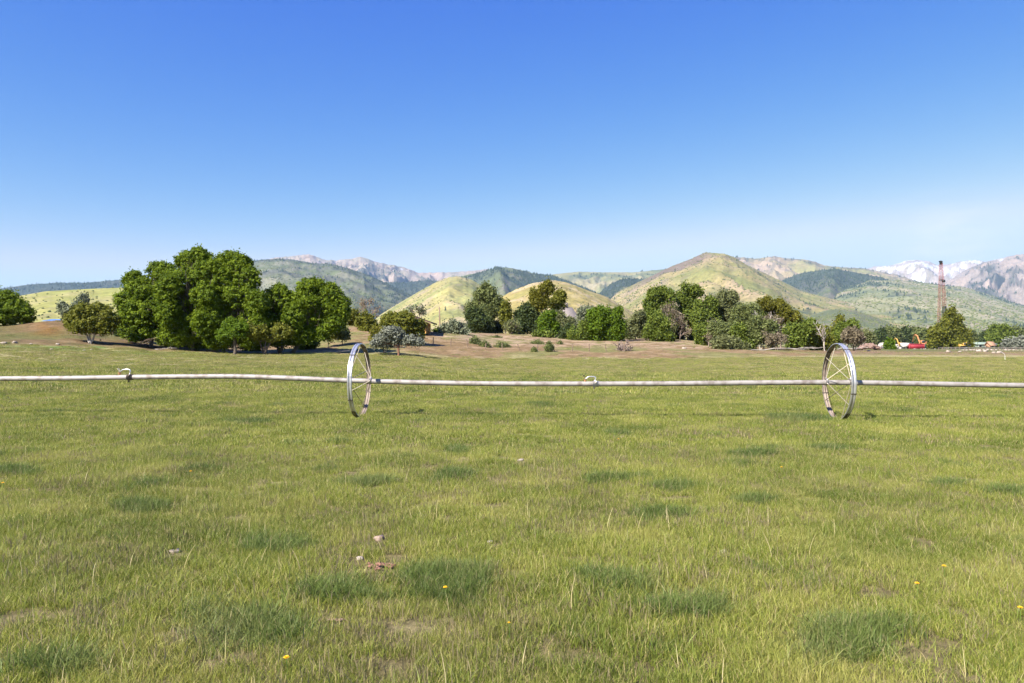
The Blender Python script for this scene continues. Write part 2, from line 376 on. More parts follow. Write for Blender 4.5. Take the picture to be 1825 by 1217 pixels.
hill('mountain', [(1600,560),(1660,520),(1690,500),(1720,482),(1750,468),(1790,459),(1805,455),(1825,454),(1900,448),(2000,455),(2150,520),(2300,590)],
     7600, 4500, (hcol((.24,.20,.17)), SCRUB, PINK), 127, gul=.26, lam=380, snow=lambda X,T,a,b,g: (T-1.0)*.9 + b*.7 - .2 + .3*(.5-g), forest=lambda X,T,a,b,g: sstep(.0,.2,a+.5*b+.1*(g<.4))*.75*(1-sstep(.8,1,T)), nfor=9000, shear=-.4)
hill('hill', [(1180,520),(1260,475),(1300,458),(1320,458),(1345,461),(1362,459),(1380,456),(1400,460),(1440,463),(1455,467),(1470,473),(1500,476),(1540,478),(1600,490),(1700,520)],
     6500, 3900, (hcol((.27,.21,.13)), hcol((.21,.20,.075)), PINK), 131, gul=.16, rough=.9, forest=lambda X,T,a,b,g: sstep(.12,.3,b+.3*(T>.95))*.5, nfor=3000)
hill('hill', [(880,520),(960,495),(990,488),(1030,484),(1080,485),(1130,485),(1180,480),(1220,475),(1280,480),(1340,500)],
     6200, 3800, (hcol((.22,.20,.09)), G_GRN, hcol((.26,.22,.14))), 137, gul=.15, forest=lambda X,T,a,b,g: sstep(.05,.25,a+.4*b)*.6*(1-sstep(960,1100,X)*.6), nfor=5000)
hill('hill', [(-300,535),(-150,525),(0,514),(50,507),(100,504),(150,504),(185,501),(225,497),(270,500),(330,515),(420,545)],
     5200, 3000, (hcol((.06,.07,.055)), FOREST*1.4, hcol((.10,.095,.07))), 139, gul=.12, forest=lambda X,T,a,b,g: .6+.6*a, nfor=9000)
hill('hill', [(560,540),(640,505),(670,503),(720,503),(760,499),(800,503),(860,520)],
     5600, 3900, (hcol((.07,.075,.05)), FOREST*1.5, hcol((.12,.10,.08))), 149, gul=.12, forest=lambda X,T,a,b,g: .65+.5*a, nfor=6000)
hill('hill', [(330,530),(380,490),(430,467),(470,462),(500,461),(520,462),(560,469),(590,470),(620,478),(650,488),(690,505),(740,530),(790,560),(830,590)],
     4300, 1900, (G_GRN*.80, hcol((.115,.110,.085)), hcol((.18,.165,.125))), 151, gul=.10, lam=230, shear=.35, forest=lambda X,T,a,b,g: sstep(.0,.28,a*.6+.5*b+.55*sstep(.82,1,T)-.05)*.45+.5*sstep(620,700,X)*sstep(-.1,.2,b), nfor=8000, scrub=6000)
hill('hill', [(700,560),(760,520),(800,499),(830,490),(860,484),(885,477),(900,476),(920,479),(950,487),(980,490),(1010,500),(1060,520),(1120,560)],
     4400, 2300, (G_GRN*.85, OLIVE, SCRUB), 157, gul=.09, lam=260, spurs=((885,900,14,.12),), forest=lambda X,T,a,b,g: .9*sstep(905,935,X+30*a)*sstep(.45,.7,T+.3*b) + .55*sstep(.05,.3,a+b*.4), nfor=14000, scrub=4000)
hill('hill', [(1010,580),(1060,530),(1080,512),(1100,500),(1115,496),(1140,497),(1160,500),(1200,520),(1260,560)],
     4100, 2700, (hcol((.11,.11,.06)), OLIVE, SCRUB), 163, gul=.13, lam=200, forest=lambda X,T,a,b,g: .25+.8*sstep(-.05,.25,b+.5*(T>.85)), nfor=7000)
hill('hill', [(1330,560),(1375,510),(1400,497),(1430,486),(1470,480),(1500,481),(1530,486),(1570,494),(1620,508),(1700,530),(1800,575)],
     4700, 3000, (OLIVE, G_GRN, SCRUB), 167, gul=.09, lam=240, spurs=((1490,1470,18,.12),), forest=lambda X,T,a,b,g: .75*sstep(.48,.68,T+.35*b) , nfor=9000, scrub=2000)
hill('hill', [(1380,590),(1440,548),(1500,512),(1550,498),(1600,499),(1650,504),(1720,512),(1780,530),(1830,547),(1900,556),(2000,580)],
     4600, 1500, (hcol((.215,.205,.115)), G_GRN*1.15, hcol((.29,.24,.175))), 173, gul=.07, lam=330, forest=lambda X,T,a,b,g: .8*sstep(.12,.3,a*.7+.4*b+.25*sstep(.85,1,T)), nfor=9000, scrub=14000)
hill('hill', [(1660,600),(1720,588),(1760,579),(1825,568),(1900,555),(2050,545),(2200,570)],
     3300, 1500, (G_GRN, OLIVE, SCRUB), 179, gul=.10, lam=200, forest=lambda X,T,a,b,g: .5*sstep(.0,.3,a), nfor=3000, scrub=4000)
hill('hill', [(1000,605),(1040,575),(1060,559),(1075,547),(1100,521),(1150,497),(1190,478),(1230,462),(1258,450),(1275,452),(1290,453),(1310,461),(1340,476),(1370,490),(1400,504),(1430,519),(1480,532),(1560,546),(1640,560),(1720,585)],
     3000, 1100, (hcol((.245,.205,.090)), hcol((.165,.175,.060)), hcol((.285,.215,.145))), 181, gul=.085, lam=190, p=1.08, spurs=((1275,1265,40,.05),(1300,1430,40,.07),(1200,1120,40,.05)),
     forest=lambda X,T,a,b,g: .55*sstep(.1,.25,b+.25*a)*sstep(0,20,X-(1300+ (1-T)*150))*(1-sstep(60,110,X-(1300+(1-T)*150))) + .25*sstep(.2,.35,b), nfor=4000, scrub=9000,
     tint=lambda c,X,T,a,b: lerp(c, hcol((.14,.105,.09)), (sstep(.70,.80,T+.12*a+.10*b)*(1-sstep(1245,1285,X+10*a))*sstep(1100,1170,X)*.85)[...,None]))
hill('hill', [(600,615),(660,577),(680,559),(700,547),(740,523),(780,501),(800,494),(815,492),(840,498),(870,515),(900,530),(930,547),(980,585)],
     2200, 1000, (hcol((.265,.235,.090)), hcol((.185,.195,.070)), TAN), 191, gul=.08, lam=120, spurs=((812,800,40,.05),), scrub=2200, forest=lambda X,T,a,b,g: .2*sstep(.2,.35,b), nfor=500)
hill('hill', [(780,605),(840,563),(880,536),(920,515),(950,504),(985,499),(1010,503),(1050,518),(1080,528),(1110,546),(1150,570),(1200,600)],
     1600, 800, (hcol((.27,.215,.075)), hcol((.215,.190,.060)), TAN*1.1), 193, gul=.07, lam=90, spurs=((985,960,34,.04),(1040,1020,26,.04)), scrub=1500)
hill('hill', [(1380,600),(1440,562),(1480,551),(1520,552),(1560,565),(1600,581),(1650,600)],
     1900, 1000, (hcol((.105,.115,.055)), OLIVE*1.1, SCRUB), 197, gul=.09, lam=130, scrub=6000)
hill('hill', [(-400,540),(-200,532),(30,528),(80,519),(150,515),(225,512),(350,513),(480,535),(600,560),(700,600)],
     1000, 420, (hcol((.245,.235,.075)), hcol((.205,.215,.065)), hcol((.27,.24,.11))), 199, gul=.05, lam=90, scrub=1200, base=0, rough=.4)
for nm, D, cone, m in (('conifer_forest', DOTS_C, True, M_conifer), ('hillside_scrub', DOTS_S, False, M_scrub)):
    Vs, Fs, Ts, n = [], [], [], 0
    for q, (P, h, wd) in enumerate(D):
        V, Fq, t = tree_dots(P, h, wd, 7 + q, cone); Vs.append(V); Fs.append(Fq + n); Ts.append(t); n += len(V)
    o = mesh_np(nm, np.concatenate(Vs), np.concatenate(Fs), m, tint=np.concatenate(Ts))
    tag(o, 'dark conifers scattered over the far mountainsides' if cone else 'low green scrub dotted over the hillsides', 'forest' if cone else 'scrub', kind='stuff')

# ------------------------------------------------------------------ irrigation wheel line
M_galv = mat('galvanised_steel', (.60, .60, .61), .36, .72, (7, (.42, .40, .39), .45, .70), .5)
M_rimdirty = mat('weathered_zinc', (.60, .54, .48), .5, .25, (9, (.30, .24, .19), .5, .75), .4)
M_riminner = mat('rusty_zinc', (.27, .215, .175), .6, .15, (9, (.13, .095, .07), .42, .7), .4)
M_pipe = mat('stained_aluminium', (.31, .285, .265), .58, .1, (5.5, (.18, .15, .13), .45, .68), .45)
M_spoke = mat('spoke_rod', (.46, .41, .31), .5, .2, (20, (.30, .20, .13), .5, .8))
M_dark = mat('dark_cast_iron', (.07, .055, .045), .7, .3)
M_bare = mat('worn_steel_reflection', (.10, .095, .09), .3, .6)  # dark tone also stands in for the ground mirrored in the rim
M_coup = mat('rusty_coupling', (.13, .10, .08), .7, .2)
M_brass = mat('brass', (.62, .33, .16), .4, .5)
WT = math.atan2(18.80 - 18.08, 8.196 + 3.982)
W0 = (2.107, 18.44)
wl = empty('wheel_line', (W0[0], W0[1], 0), 'silvery irrigation wheel line with two spoked wheels on a long pipe across the field', 'irrigation line', rz=-WT)
def wl_local(px):       # local x along the pipe for a photo column
    t = (px - CX) / F; s = (t * W0[1] - W0[0]) / (math.cos(WT) + t * math.sin(WT)); return s
PIPE = [(-330,678),(-100,676),(0,674.5),(120,674),(228,672),(330,671),(420,670.5),(500,673),(560,675.5),(618,678),(641,678.5),(720,681),(850,683.5),(950,684),(1060,684),(1200,683.5),(1350,682),(1465,681.5),(1494,681.5),(1600,683),(1700,685),(1825,687),(2000,688),(2200,688)]
xs = np.array([wl_local(a) for a, b in PIPE]); zs = np.array([CH - (b - HY) * (W0[1] - s * math.sin(WT)) / F for (a, b), s in zip(PIPE, xs)])
xq = np.arange(xs[0], xs[-1], .25); zq = np.interp(xq, xs, zs); kk = np.hanning(9); kk /= kk.sum(); zq = np.convolve(np.concatenate([[zq[0]]*4, zq, [zq[-1]]*4]), kk, 'valid')
pipe_z = lambda x: float(np.interp(x, xq, zq))
MB().tube(np.stack([xq, xq*0, zq], -1), .064, 20).build('pipe', M_pipe, wl, smooth=True)
def ring_mesh(prof, n=112, a0=0, a1=2*math.pi):
    """closed (lateral, radius) profile swept about x"""
    full = abs(a1 - a0 - 2*math.pi) < 1e-6; m = n if full else n + 1
    a = np.linspace(a0, a1, n + 1)[:m]; P = np.array(prof); k = len(P)
    V = np.stack([P[None, :, 0] + 0*a[:, None], np.sin(a)[:, None]*P[None, :, 1], -np.cos(a)[:, None]*P[None, :, 1]], -1).reshape(-1, 3)
    Fs = [(i*k+j, i*k+(j+1) % k, ((i+1) % m)*k+(j+1) % k, ((i+1) % m)*k+j) for i in range(n) for j in range(k)]
    return V, Fs
def make_wheel(xc, zc, rot, near_shift):
    R = .962
    wh = bpy.data.objects.new('wheel', None); COL.objects.link(wh); wh.parent = wl; wh.location = (xc, 0, zc)
    prof = [(-.060, R-.022), (-.058, R-.004), (-.048, R), (-.016, R), (-.009, R-.016), (.009, R-.016), (.016, R), (.048, R), (.058, R-.004), (.060, R-.022),
            (.055, R-.022), (.051, R-.009), (.016, R-.008), (.009, R-.024), (-.009, R-.024), (-.016, R-.008), (-.051, R-.009), (-.055, R-.022)]
    V, Fs = ring_mesh(prof); rim = mesh_np('rim', V, Fs, M_galv, wh, smooth=False)
    rim.data.materials.append(M_riminner); rim.data.polygons.foreach_set('material_index', np.array([int(i_ % 18 >= 9) for i_ in range(len(Fs))], np.int32))
    # five joint straps with bolts, a black tread below: wear plus the rim's dark ground reflection, painted in
    for k in range(10):
        a = rot + k * math.pi / 5
        b = MB(); c = np.array([0, math.sin(a), -math.cos(a)])
        if k % 2 == 0:
            V, Fs = ring_mesh([(-.062, R-.026), (-.062, R+.008), (.062, R+.008), (.062, R-.026)], 2, a-.012, a+.012)
            b.add(V, Fs)
            b.build('joint_strap', M_dark, wh)
        for s in (-.034, .034):
            q = c * (R + .010) + np.array([s, 0, 0]); MB().tube([q - c*.014, q + c*.006], .008, 6).build('bolt', M_dark, wh)
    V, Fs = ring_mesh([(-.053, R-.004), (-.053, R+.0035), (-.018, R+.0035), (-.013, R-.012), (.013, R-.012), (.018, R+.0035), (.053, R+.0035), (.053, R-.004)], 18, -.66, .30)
    mesh_np('worn_tread_reflection', V, Fs, M_bare, wh)['label'] = 'black section of rim on the grass, part wear, part painted ground reflection'
    for s in (-1, 1):
        hb = MB(); hb.tube([(s*.29-.028, 0, 0), (s*.29+.028, 0, 0)], .078, 16)
        for k in range(5):
            a = rot + .31 + (k * 2 + (s > 0)) * math.pi / 5
            c = np.array([0, math.sin(a), -math.cos(a)]); hb.tube([np.array([s*.29, 0, 0]) + c*.07, np.array([s*.29, 0, 0]) + c*.105], .014, 6)
        hb.build('hub_clamp', M_rimdirty, wh)
        for k in range(5):
            a = rot + .31 + (k * 2 + (s > 0)) * math.pi / 5
            c = np.array([0, math.sin(a), -math.cos(a)]); c2 = np.array([0, math.sin(a + .10), -math.cos(a + .10)])
            MB().tube([np.array([s*.29, 0, 0]) + c*.09, c2*(R-.012) + np.array([-s*.030, 0, 0])], .0085, 6).build('spoke', M_spoke, wh)
    return wh
xl, xr = wl_local(641), wl_local(1494)
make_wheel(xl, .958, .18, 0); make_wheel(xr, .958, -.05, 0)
def make_sprinkler(px, variant):
    x = wl_local(px); z = pipe_z(x)
    c = MB(); c.tube([(x-.05, 0, z), (x+.05, 0, z)], .078, 16); c.tube([(x+.055, 0, z), (x+.10, 0, z)], .076, 16)
    c.tube([(x-.02, 0, z-.08), (x-.02, 0, z-.135)], .022, 8); c.box((x+.03, -.075, z+.05), (.05, .03, .07))
    cp = c.build('coupling', M_coup if variant == 0 else M_rimdirty, wl, smooth=False)
    s = bpy.data.objects.new('sprinkler', None); COL.objects.link(s); s.parent = wl; s.location = (x, 0, z)
    k = 1.0 if variant == 0 else .9
    P = np.array([(0, 0, .06), (.015, 0, .12), (.025, 0, .165), (.01, 0, .195), (-.04, 0, .207), (-.10, 0, .207), (-.16, 0, .203), (-.21, 0, .185), (-.25, 0, .150), (-.265, 0, .125)]) * k
    MB().tube(P, .0145, 8).build('gooseneck', M_galv, s, smooth=True)
    h = P[-1]
    MB().tube([h, h+np.array((-.005,0,-.035)), h+np.array((-.02,0,-.06))], [.030, .034, .018], 10).tube([h+np.array((-.05,0,-.02)), h+np.array((.02,0,-.02))], [.016,.024], 8).build('nozzle', M_brass, s)
    MB().tube([h+np.array((-.02,0,.03)), h+np.array((-.02,0,.10))], .007, 6).tube([h+np.array((-.055,0,.10)), h+np.array((.0,0,.085))], [.014,.006], 6).box(h+np.array((-.05,0,.09)), (.035,.012,.03)).build('impact_arm', M_dark if variant else M_rimdirty, s)
make_sprinkler(231, 0); make_sprinkler(1060, 1)

# ------------------------------------------------------------------ trees
M_bark = mat('grey_bark', (.115, .092, .072), .9, 0, (6, (.055, .045, .035), .4, .7))
M_barkred = mat('reddish_bark', (.20, .10, .06), .9, 0, (6, (.09, .05, .035), .4, .7))
M_barkpale = mat('bleached_wood', (.42, .38, .34), .85, 0, (6, (.30, .25, .21), .4, .7))
M_twig = mat('bare_twigs', (.25, .19, .16), .9)
LM = {
 'green':  leaf_mat('leaves_mid_green', (.070, .115, .010), (.205, .270, .020), .4),
 'belt':   leaf_mat('leaves_deep_green', (.072, .108, .018), (.200, .245, .042), .35),
 'olive':  leaf_mat('leaves_olive', (.095, .110, .016), (.225, .225, .035), .35),
 'bright': leaf_mat('leaves_bright_green', (.070, .120, .010), (.160, .240, .020), .4),
 'dark':   leaf_mat('leaves_dark_green', (.035, .052, .018), (.095, .125, .040), .3),
 'blue':   leaf_mat('leaves_grey_olive', (.086, .108, .034), (.205, .230, .080), .3),
 'silver': leaf_mat('leaves_silver', (.125, .135, .100), (.27, .28, .225), .2),
 'sage':   leaf_mat('leaves_sage', (.120, .140, .080), (.25, .27, .17), .25),
 'brown':  leaf_mat('leaves_brownish', (.14, .115, .070), (.26, .215, .145), .25),
 'gold':   leaf_mat('leaves_yellow_green', (.095, .100, .014), (.215, .205, .030), .4),
 'mixed':  leaf_mat('leaves_grey_green', (.098, .110, .042), (.22, .235, .10), .3),
}
def leaf_quads(P, N, size, rs):
    n = len(P); N = N / (np.linalg.norm(N, axis=1)[:, None] + 1e-9)
    r = rs.randn(n, 3); U = np.cross(N, r); U /= np.linalg.norm(U, axis=1)[:, None] + 1e-9; W = np.cross(N, U)
    s = size * (.6 + .8 * rs.rand(n))[:, None]; a = (.55 + .35 * rs.rand(n))[:, None]
    return np.stack([P - U*s, P - W*s*a, P + U*s, P + W*s*a], 1).reshape(-1, 3)
def crown(lobes, seed, D, dens=1.0, clump=.21, fill=1.0, leafs=None, stray=30):
    """lobes: (x,y,z,rx,ry,rz) in metres, local. Clumps of leaves over each lobe's outer volume."""
    rs = np.random.RandomState(seed); Vs, Ts, cl = [], [], []
    ls = leafs or max(.075, D * .00125)
    for (x, y, z, rx, ry, rz) in lobes:
        rm = (rx * ry * rz) ** (1/3); cr = max(clump * rm, 2.6 * ls)
        K = int(np.clip(fill * 7.0 * (rm / cr) ** 2, 6, 190))
        d = rs.randn(K, 3); d /= np.linalg.norm(d, axis=1)[:, None]
        rad = .40 + .66 * rs.rand(K) ** .6
        C = d * rad[:, None]
        CC = np.array([x, y, z]) + C * np.array([rx, ry, rz]) * (1 - .12 * cr / rm)
        for q in range(K):
            c_r = cr * (.55 + .75 * rs.rand())
            nl = int(dens * 6.0 * (c_r / ls) ** 2 * .42) + 6
            dd = rs.randn(nl, 3); dd /= np.linalg.norm(dd, axis=1)[:, None]
            dd[:, 2] = np.abs(dd[:, 2]) * np.where(rs.rand(nl) < .72, 1, -1)
            rr_ = (.55 + .5 * rs.rand(nl) ** .7)[:, None]
            P = CC[q] + dd * rr_ * c_r * np.array([1.05, 1.05, .72])
            P = P + (d[q] + np.array([0, 0, .25])) * c_r * rs.uniform(0, 1.25 if stray > 50 else .8) * (rs.rand(nl, 1) ** 1.5)
            N = dd * .8 + d[q] * .5 + rs.randn(nl, 3) * .55 + np.array([0, 0, .25])
            Vs.append(leaf_quads(P, N, ls, rs))
            t = np.clip(.05 + .75 * rs.rand() + .35 * (rs.rand(nl) - .4), 0, 1); Ts.append(np.repeat(t, 4))
        # a few stray leafy twigs break the outline
        ns = int(stray); d2 = rs.randn(ns, 3); d2 /= np.linalg.norm(d2, axis=1)[:, None]
        P = np.array([x, y, z]) + d2 * np.array([rx, ry, rz]) * (.75 + (.62 if stray > 50 else .42) * rs.rand(ns)[:, None] ** 1.3)
        P = np.repeat(P, 7, 0) + rs.randn(ns * 7, 3) * ls * np.array([1.4, 1.4, 2.2])
        Vs.append(leaf_quads(P, rs.randn(ns * 7, 3), ls, rs)); Ts.append(np.repeat(rs.rand(ns * 7), 4))
        cl.append(CC)
    V = np.concatenate(Vs); return V, np.arange(len(V)).reshape(-1, 4), np.concatenate(Ts), cl
def limb(mb, a, b, r0, r1, rs, wob=.08, n=6, seg=6):
    a, b = np.array(a, float), np.array(b, float); t = np.linspace(0, 1, seg)[:, None]
    L = np.linalg.norm(b - a); P = a + (b - a) * t
    off = rs.randn(3) * L * wob; off2 = rs.randn(3) * L * wob * .5
    P = P + np.sin(t * math.pi) * off + np.sin(t * 2 * math.pi) * off2
    P[:, 2] += (np.sin(t[:, 0] * math.pi) * L * .05)
    mb.tube(P, np.linspace(r0, r1, seg), n, cap=False); return P
def tree(name, label, cat, px, py, lobes, style, D=None, seed=1, dens=None, clump=.21, fill=1.15, tr=.16, bark=None, stems=1, group=None, lean=0, twigs=0, deep=.9, leafs=None):
    """lobes in photo pixels (cx, cy, rx, ry); base at px,py"""
    if D is None: X, D = hit(px, py)
    else: X = (px - CX) / F * D
    zb = gzf(X, D) if D < 330 else 1.0
    airy = D > 84
    if airy and style == 'green': style = 'belt'
    if dens is None: dens = .62 if airy else 1.0
    rs = np.random.RandomState(seed * 13 + 5)
    L3 = []
    for q, l in enumerate(lobes):
        cx, cyy, rx, ry = l[:4]; k = D / F
        if airy: cyy += 3.5; rx *= .94
        dy = l[4] if len(l) > 4 else rs.uniform(-.5, .5) * rx * k * .8
        zc = CH + (HY - cyy) * k - zb
        L3.append(((cx - CX) * k - X, dy, zc, rx * k, (rx * .6 + ry * .4) * k * deep, ry * k))
    big = []
    for l in L3:
        if min(l[3], l[5]) > .55:
            q_ = .80 if airy else .99
            big.append((l[0], l[1], l[2], l[3]*q_, l[4]*q_, l[5]*q_))
            for _ in range(6 if airy else 4):
                d = rs.randn(3); d /= np.linalg.norm(d); d[2] = abs(d[2]) * (1 if rs.rand() < .7 else -1); f = rs.uniform(.22, .42)
                g_ = .88 if airy else .74
                big.append((l[0]+d[0]*l[3]*g_, l[1]+d[1]*l[4]*g_, l[2]+d[2]*l[5]*g_, l[3]*f, l[4]*f, l[5]*f * (1.25 if airy else 1)))
        else: big.append(l)
    L0, L3 = L3, big
    e = empty(name, (X, D, zb), label, cat, group)
    V, Fq, T, CL = crown(L3, seed, D, dens, clump, fill * (.58 if airy else 1), leafs, 70 if airy else 34)
    mesh_np('crown', V, Fq, LM[style], e, tint=T)
    mb = MB(); hgt = max(l[2] for l in L3)
    for s in range(stems):
        o = np.array([rs.uniform(-1, 1) * tr * .8 * (stems > 1), rs.uniform(-1, 1) * tr * .5 * (stems > 1), -.15])
        low = min(L3, key=lambda l: l[2] - l[5])
        cx_m = np.mean([l[0] for l in L3]); fork = np.array([o[0] + cx_m * .4 + lean * .3 + (s - (stems - 1) / 2) * 5.5 * tr, o[1], max(.4, (low[2] - low[5]) * .75 + .25 * hgt * .5)])
        P = limb(mb, o, fork, tr, tr * .75, rs, .05, 8)
        for q, l in enumerate(L3):
            if l[3] < .9 and len(L3) > 14 and rs.rand() < .6: continue
            if stems > 1 and q % stems != s % max(1, len(L3)) and len(L3) > 1 and rs.rand() < .5: continue
            c = np.array(l[:3]); c2 = c + np.array([0, l[4] * .45, l[5] * .05]); P = limb(mb, fork, c2, tr * .38, tr * .07, rs, .05, 6)
            for k_ in range(min(14, len(CL[q]))):
                m = P[rs.randint(1, 5)]; limb(mb, m, CL[q][k_], tr * .16, tr * .04, rs, .10, 4, 4)
    for _ in range(twigs):
        l = L3[rs.randint(len(L3))]; d = rs.randn(3); d /= np.linalg.norm(d); c = np.array(l[:3])
        limb(mb, c + d * np.array(l[3:]) * .3, c + d * np.array(l[3:]) * 1.08, .04, .014, rs, .08, 4, 4)
    mb.build('trunk', bark or M_bark, e, smooth=True)
    return e
def bare_tree(name, label, cat, px, py, top, spread, D=None, seed=1, r=.10, levels=4, m=None, leaves=None, n0=1, group=None, ldens=1.0, rmin=.013, droop=0.0):
    if D is None: X, D = hit(px, py)
    else: X = (px - CX) / F * D
    zb = gzf(X, D) if D < 330 else 1.0
    rs = np.random.RandomState(seed * 7 + 3); mb = MB(); H = (py - top) / F * D; tips = []
    rmin = max(rmin, D * .00022)
    def grow(p, d, L, rad, lev):
        d = d / np.linalg.norm(d); q = p + d * L
        P = np.array([p + (q - p) * t + rs.randn(3) * L * .045 * (0 < t < 1) for t in (0, .35, .7, 1)])
        mb.tube(P, np.linspace(max(rad, rmin), max(rad * .6, rmin * .8), 4), 5 if lev > 1 else 3, cap=False)
        if lev == 0: tips.append(P[2]); tips.append(P[-1]); return
        for k in range(3 if lev > 1 else 4):
            nd = d + rs.randn(3) * spread; nd[2] = nd[2] * .8 + .25 - droop
            grow(P[rs.randint(1, 4)], nd, L * rs.uniform(.55, .85), rad * .6, lev - 1)
    for s in range(n0):
        d0 = np.array([rs.randn() * (.1 + .35 * (n0 > 1)), rs.randn() * (.1 + .35 * (n0 > 1)), 1.0]); grow(np.array([rs.randn()*.1*(n0 > 1), rs.randn()*.1*(n0 > 1), -.15]), d0, H * .36, r, levels)
    V = np.concatenate(mb.v); zmax = V[:, 2].max(); sc = H / zmax
    for i_ in range(len(mb.v)): mb.v[i_] = mb.v[i_] * np.array([sc, sc, sc])
    e = empty(name, (X, D, zb), label, cat, group)
    mb.build('trunk' , m or M_twig, e)
    if leaves:
        tp = np.array(tips) * sc; ls = max(.06, D * .0011)
        k = max(1, int(7 * ldens)); P = np.repeat(tp, k, 0) + rs.randn(len(tp) * k, 3) * ls * 2.0
        mesh_np('crown', leaf_quads(P, rs.randn(len(P), 3), ls, rs), np.arange(len(P) * 4).reshape(-1, 4), LM[leaves], e, tint=np.repeat(rs.rand(len(P)), 4))
    return e

#@TREES
# ---- left edge and bank
tree('broadleaf_tree', 'low spreading tree with dense green crown at the left edge of the rust brown bank', 'tree', -4, 579, [(-42,548,42,32),(-4,542,31,26),(20,554,24,22),(40,562,17,14),(4,562,32,17)], 'green', D=76.5, seed=2, dens=.9, tr=.16)
tree('broadleaf_tree', 'small olive green tree on pale splayed trunks at the foot of the rust brown bank', 'tree', 161, 612, [(128,572,17,12),(150,560,22,16),(172,558,24,17),(193,572,20,17),(160,580,30,14),(137,583,16,10),(188,588,16,8)], 'olive', seed=3, tr=.09, stems=3, bark=M_barkpale, dens=.9)
tree('silvery_shrub', 'sparse grey green shrub standing behind the small olive green tree', 'shrub', 122, 572, [(112,547,8,9),(124,556,13,10),(133,548,8,8)], 'sage', D=84, seed=4, tr=.04, dens=.45, twigs=14)
tree('broadleaf_tree', 'slim grey green sapling with feathery top behind the small olive green tree', 'tree', 138, 572, [(146,531,8,9),(141,541,7,9),(148,546,8,9),(139,553,8,10)], 'sage', D=86, seed=5, tr=.05, dens=.6, twigs=10)
# ---- the big dense stand
tree('broadleaf_tree', 'leftmost dense green tree of the big stand, its crown reaching the ground', 'tree', 268, 606, [(240,500,20,18),(285,485,20,19),(258,520,30,22),(298,512,22,26),(228,538,24,24),(270,552,34,28),(235,575,24,24),(278,588,30,18),(305,560,22,24),(222,560,16,18),(252,596,30,13),(300,598,22,12),(296,490,18,20)], 'green', seed=10, tr=.20, D=70)
tree('broadleaf_tree', 'tallest dark green tree at the middle of the big stand', 'tree', 345, 622, [(335,466,22,18),(355,460,22,16),(330,500,30,26),(368,495,28,26),(322,540,28,28),(362,540,32,30),(335,585,34,28),(372,585,28,30),(312,575,24,28),(386,488,24,22,-1.6),(387,532,26,24,-2.2),(386,575,24,24,-2.4),(316,520,22,24,-1.8),(318,560,20,22,-2.2),(350,606,30,14),(308,600,20,16)], 'green', seed=11, tr=.22, D=68)
tree('broadleaf_tree', 'tall dense tree with dead twigs showing, right of the tallest in the big stand', 'tree', 420, 626, [(405,462,24,16),(430,472,20,16),(400,500,30,26),(444,498,24,20),(430,530,34,26),(395,560,30,28),(445,565,26,26),(405,596,28,22),(440,592,26,22),(467,545,20,26,-1.2),(468,588,20,24,-1.5),(388,540,20,24),(452,612,22,10),(392,610,24,12)], 'green', seed=12, tr=.20, D=67, twigs=18)
tree('broadleaf_tree', 'lower dark tree between the tall stand and the leaning tree', 'tree', 500, 626, [(498,526,24,18),(482,545,22,20),(512,548,22,22),(490,578,26,22),(515,588,24,20),(475,572,14,22),(495,604,22,14),(530,568,20,26,-1.2),(524,602,18,14),(478,600,16,14)], 'green', seed=13, tr=.16, D=68, stems=2)
tree('broadleaf_tree', 'broad green tree on a leaning trunk at the right end of the big stand', 'tree', 518, 627, [(555,512,24,15),(588,524,20,17),(548,540,26,20),(585,550,28,22),(608,550,15,24),(556,572,26,20),(595,575,22,16),(545,595,20,16),(572,594,18,13),(532,540,14,20)], 'green', seed=14, tr=.20, D=68, lean=1.5, twigs=8)
tree('broadleaf_tree', 'small bright green tree in front of the big stand on a short thick trunk', 'tree', 417, 625, [(412,584,20,14),(428,590,16,12),(402,597,16,11)], 'bright', seed=15, tr=.16, D=64)
tree('broadleaf_tree', 'small low bushy tree on twisted stems in front of the big stand', 'tree', 470, 625, [(458,592,20,13),(478,600,20,10),(500,592,18,14)], 'olive', seed=16, tr=.09, stems=3, D=65, dens=.8)
tree('shrub', 'olive shrub under the right end of the big stand', 'shrub', 585, 606, [(578,588,14,14),(592,580,12,12),(585,598,14,9)], 'olive', seed=17, tr=.05, D=76, twigs=8)
tree('shrub', 'round dark green shrub at the top of the bare brown slope', 'shrub', 610, 605, [(609,592,11,10),(612,598,11,8)], 'blue', seed=18, tr=.05, D=78)
tree('broadleaf_tree', 'small green tree over the parked white cars', 'tree', 630, 582, [(626,562,13,10),(634,568,10,8)], 'olive', D=108, seed=19, tr=.10)
tree('broadleaf_tree', 'dark olive bushy tree right of the parked white cars', 'tree', 657, 590, [(650,572,14,12),(663,575,11,12),(655,586,16,10),(664,594,9,9)], 'olive', D=92, seed=20, tr=.09)
bare_tree('bare_tree', 'pale leafless tree rising behind the dark olive bushy tree', 'tree', 652, 590, 537, .42, D=100, seed=21, r=.07, leaves='brown', ldens=.4)
tree('shrub', 'yellow green shrub at the left of the silver tree', 'shrub', 680, 606, [(676,594,13,11),(690,600,13,9),(668,602,9,8)], 'gold', D=76, seed=22, tr=.04)
tree('silver_tree', 'silver grey leaved tree on a red brown trunk behind the left wheel', 'tree', 711, 628, [(700,592,18,10),(683,604,18,9),(712,605,20,9),(733,607,18,8),(745,610,11,6),(672,612,10,6)], 'silver', seed=23, tr=.12, bark=M_barkred, D=67, clump=.30)
tree('silver_shrub', 'grey twiggy shrub on thin stems left of the silver tree', 'shrub', 684, 624, [(680,612,15,8),(694,612,10,6)], 'silver', seed=24, tr=.035, stems=4, D=69, dens=.6, twigs=14)
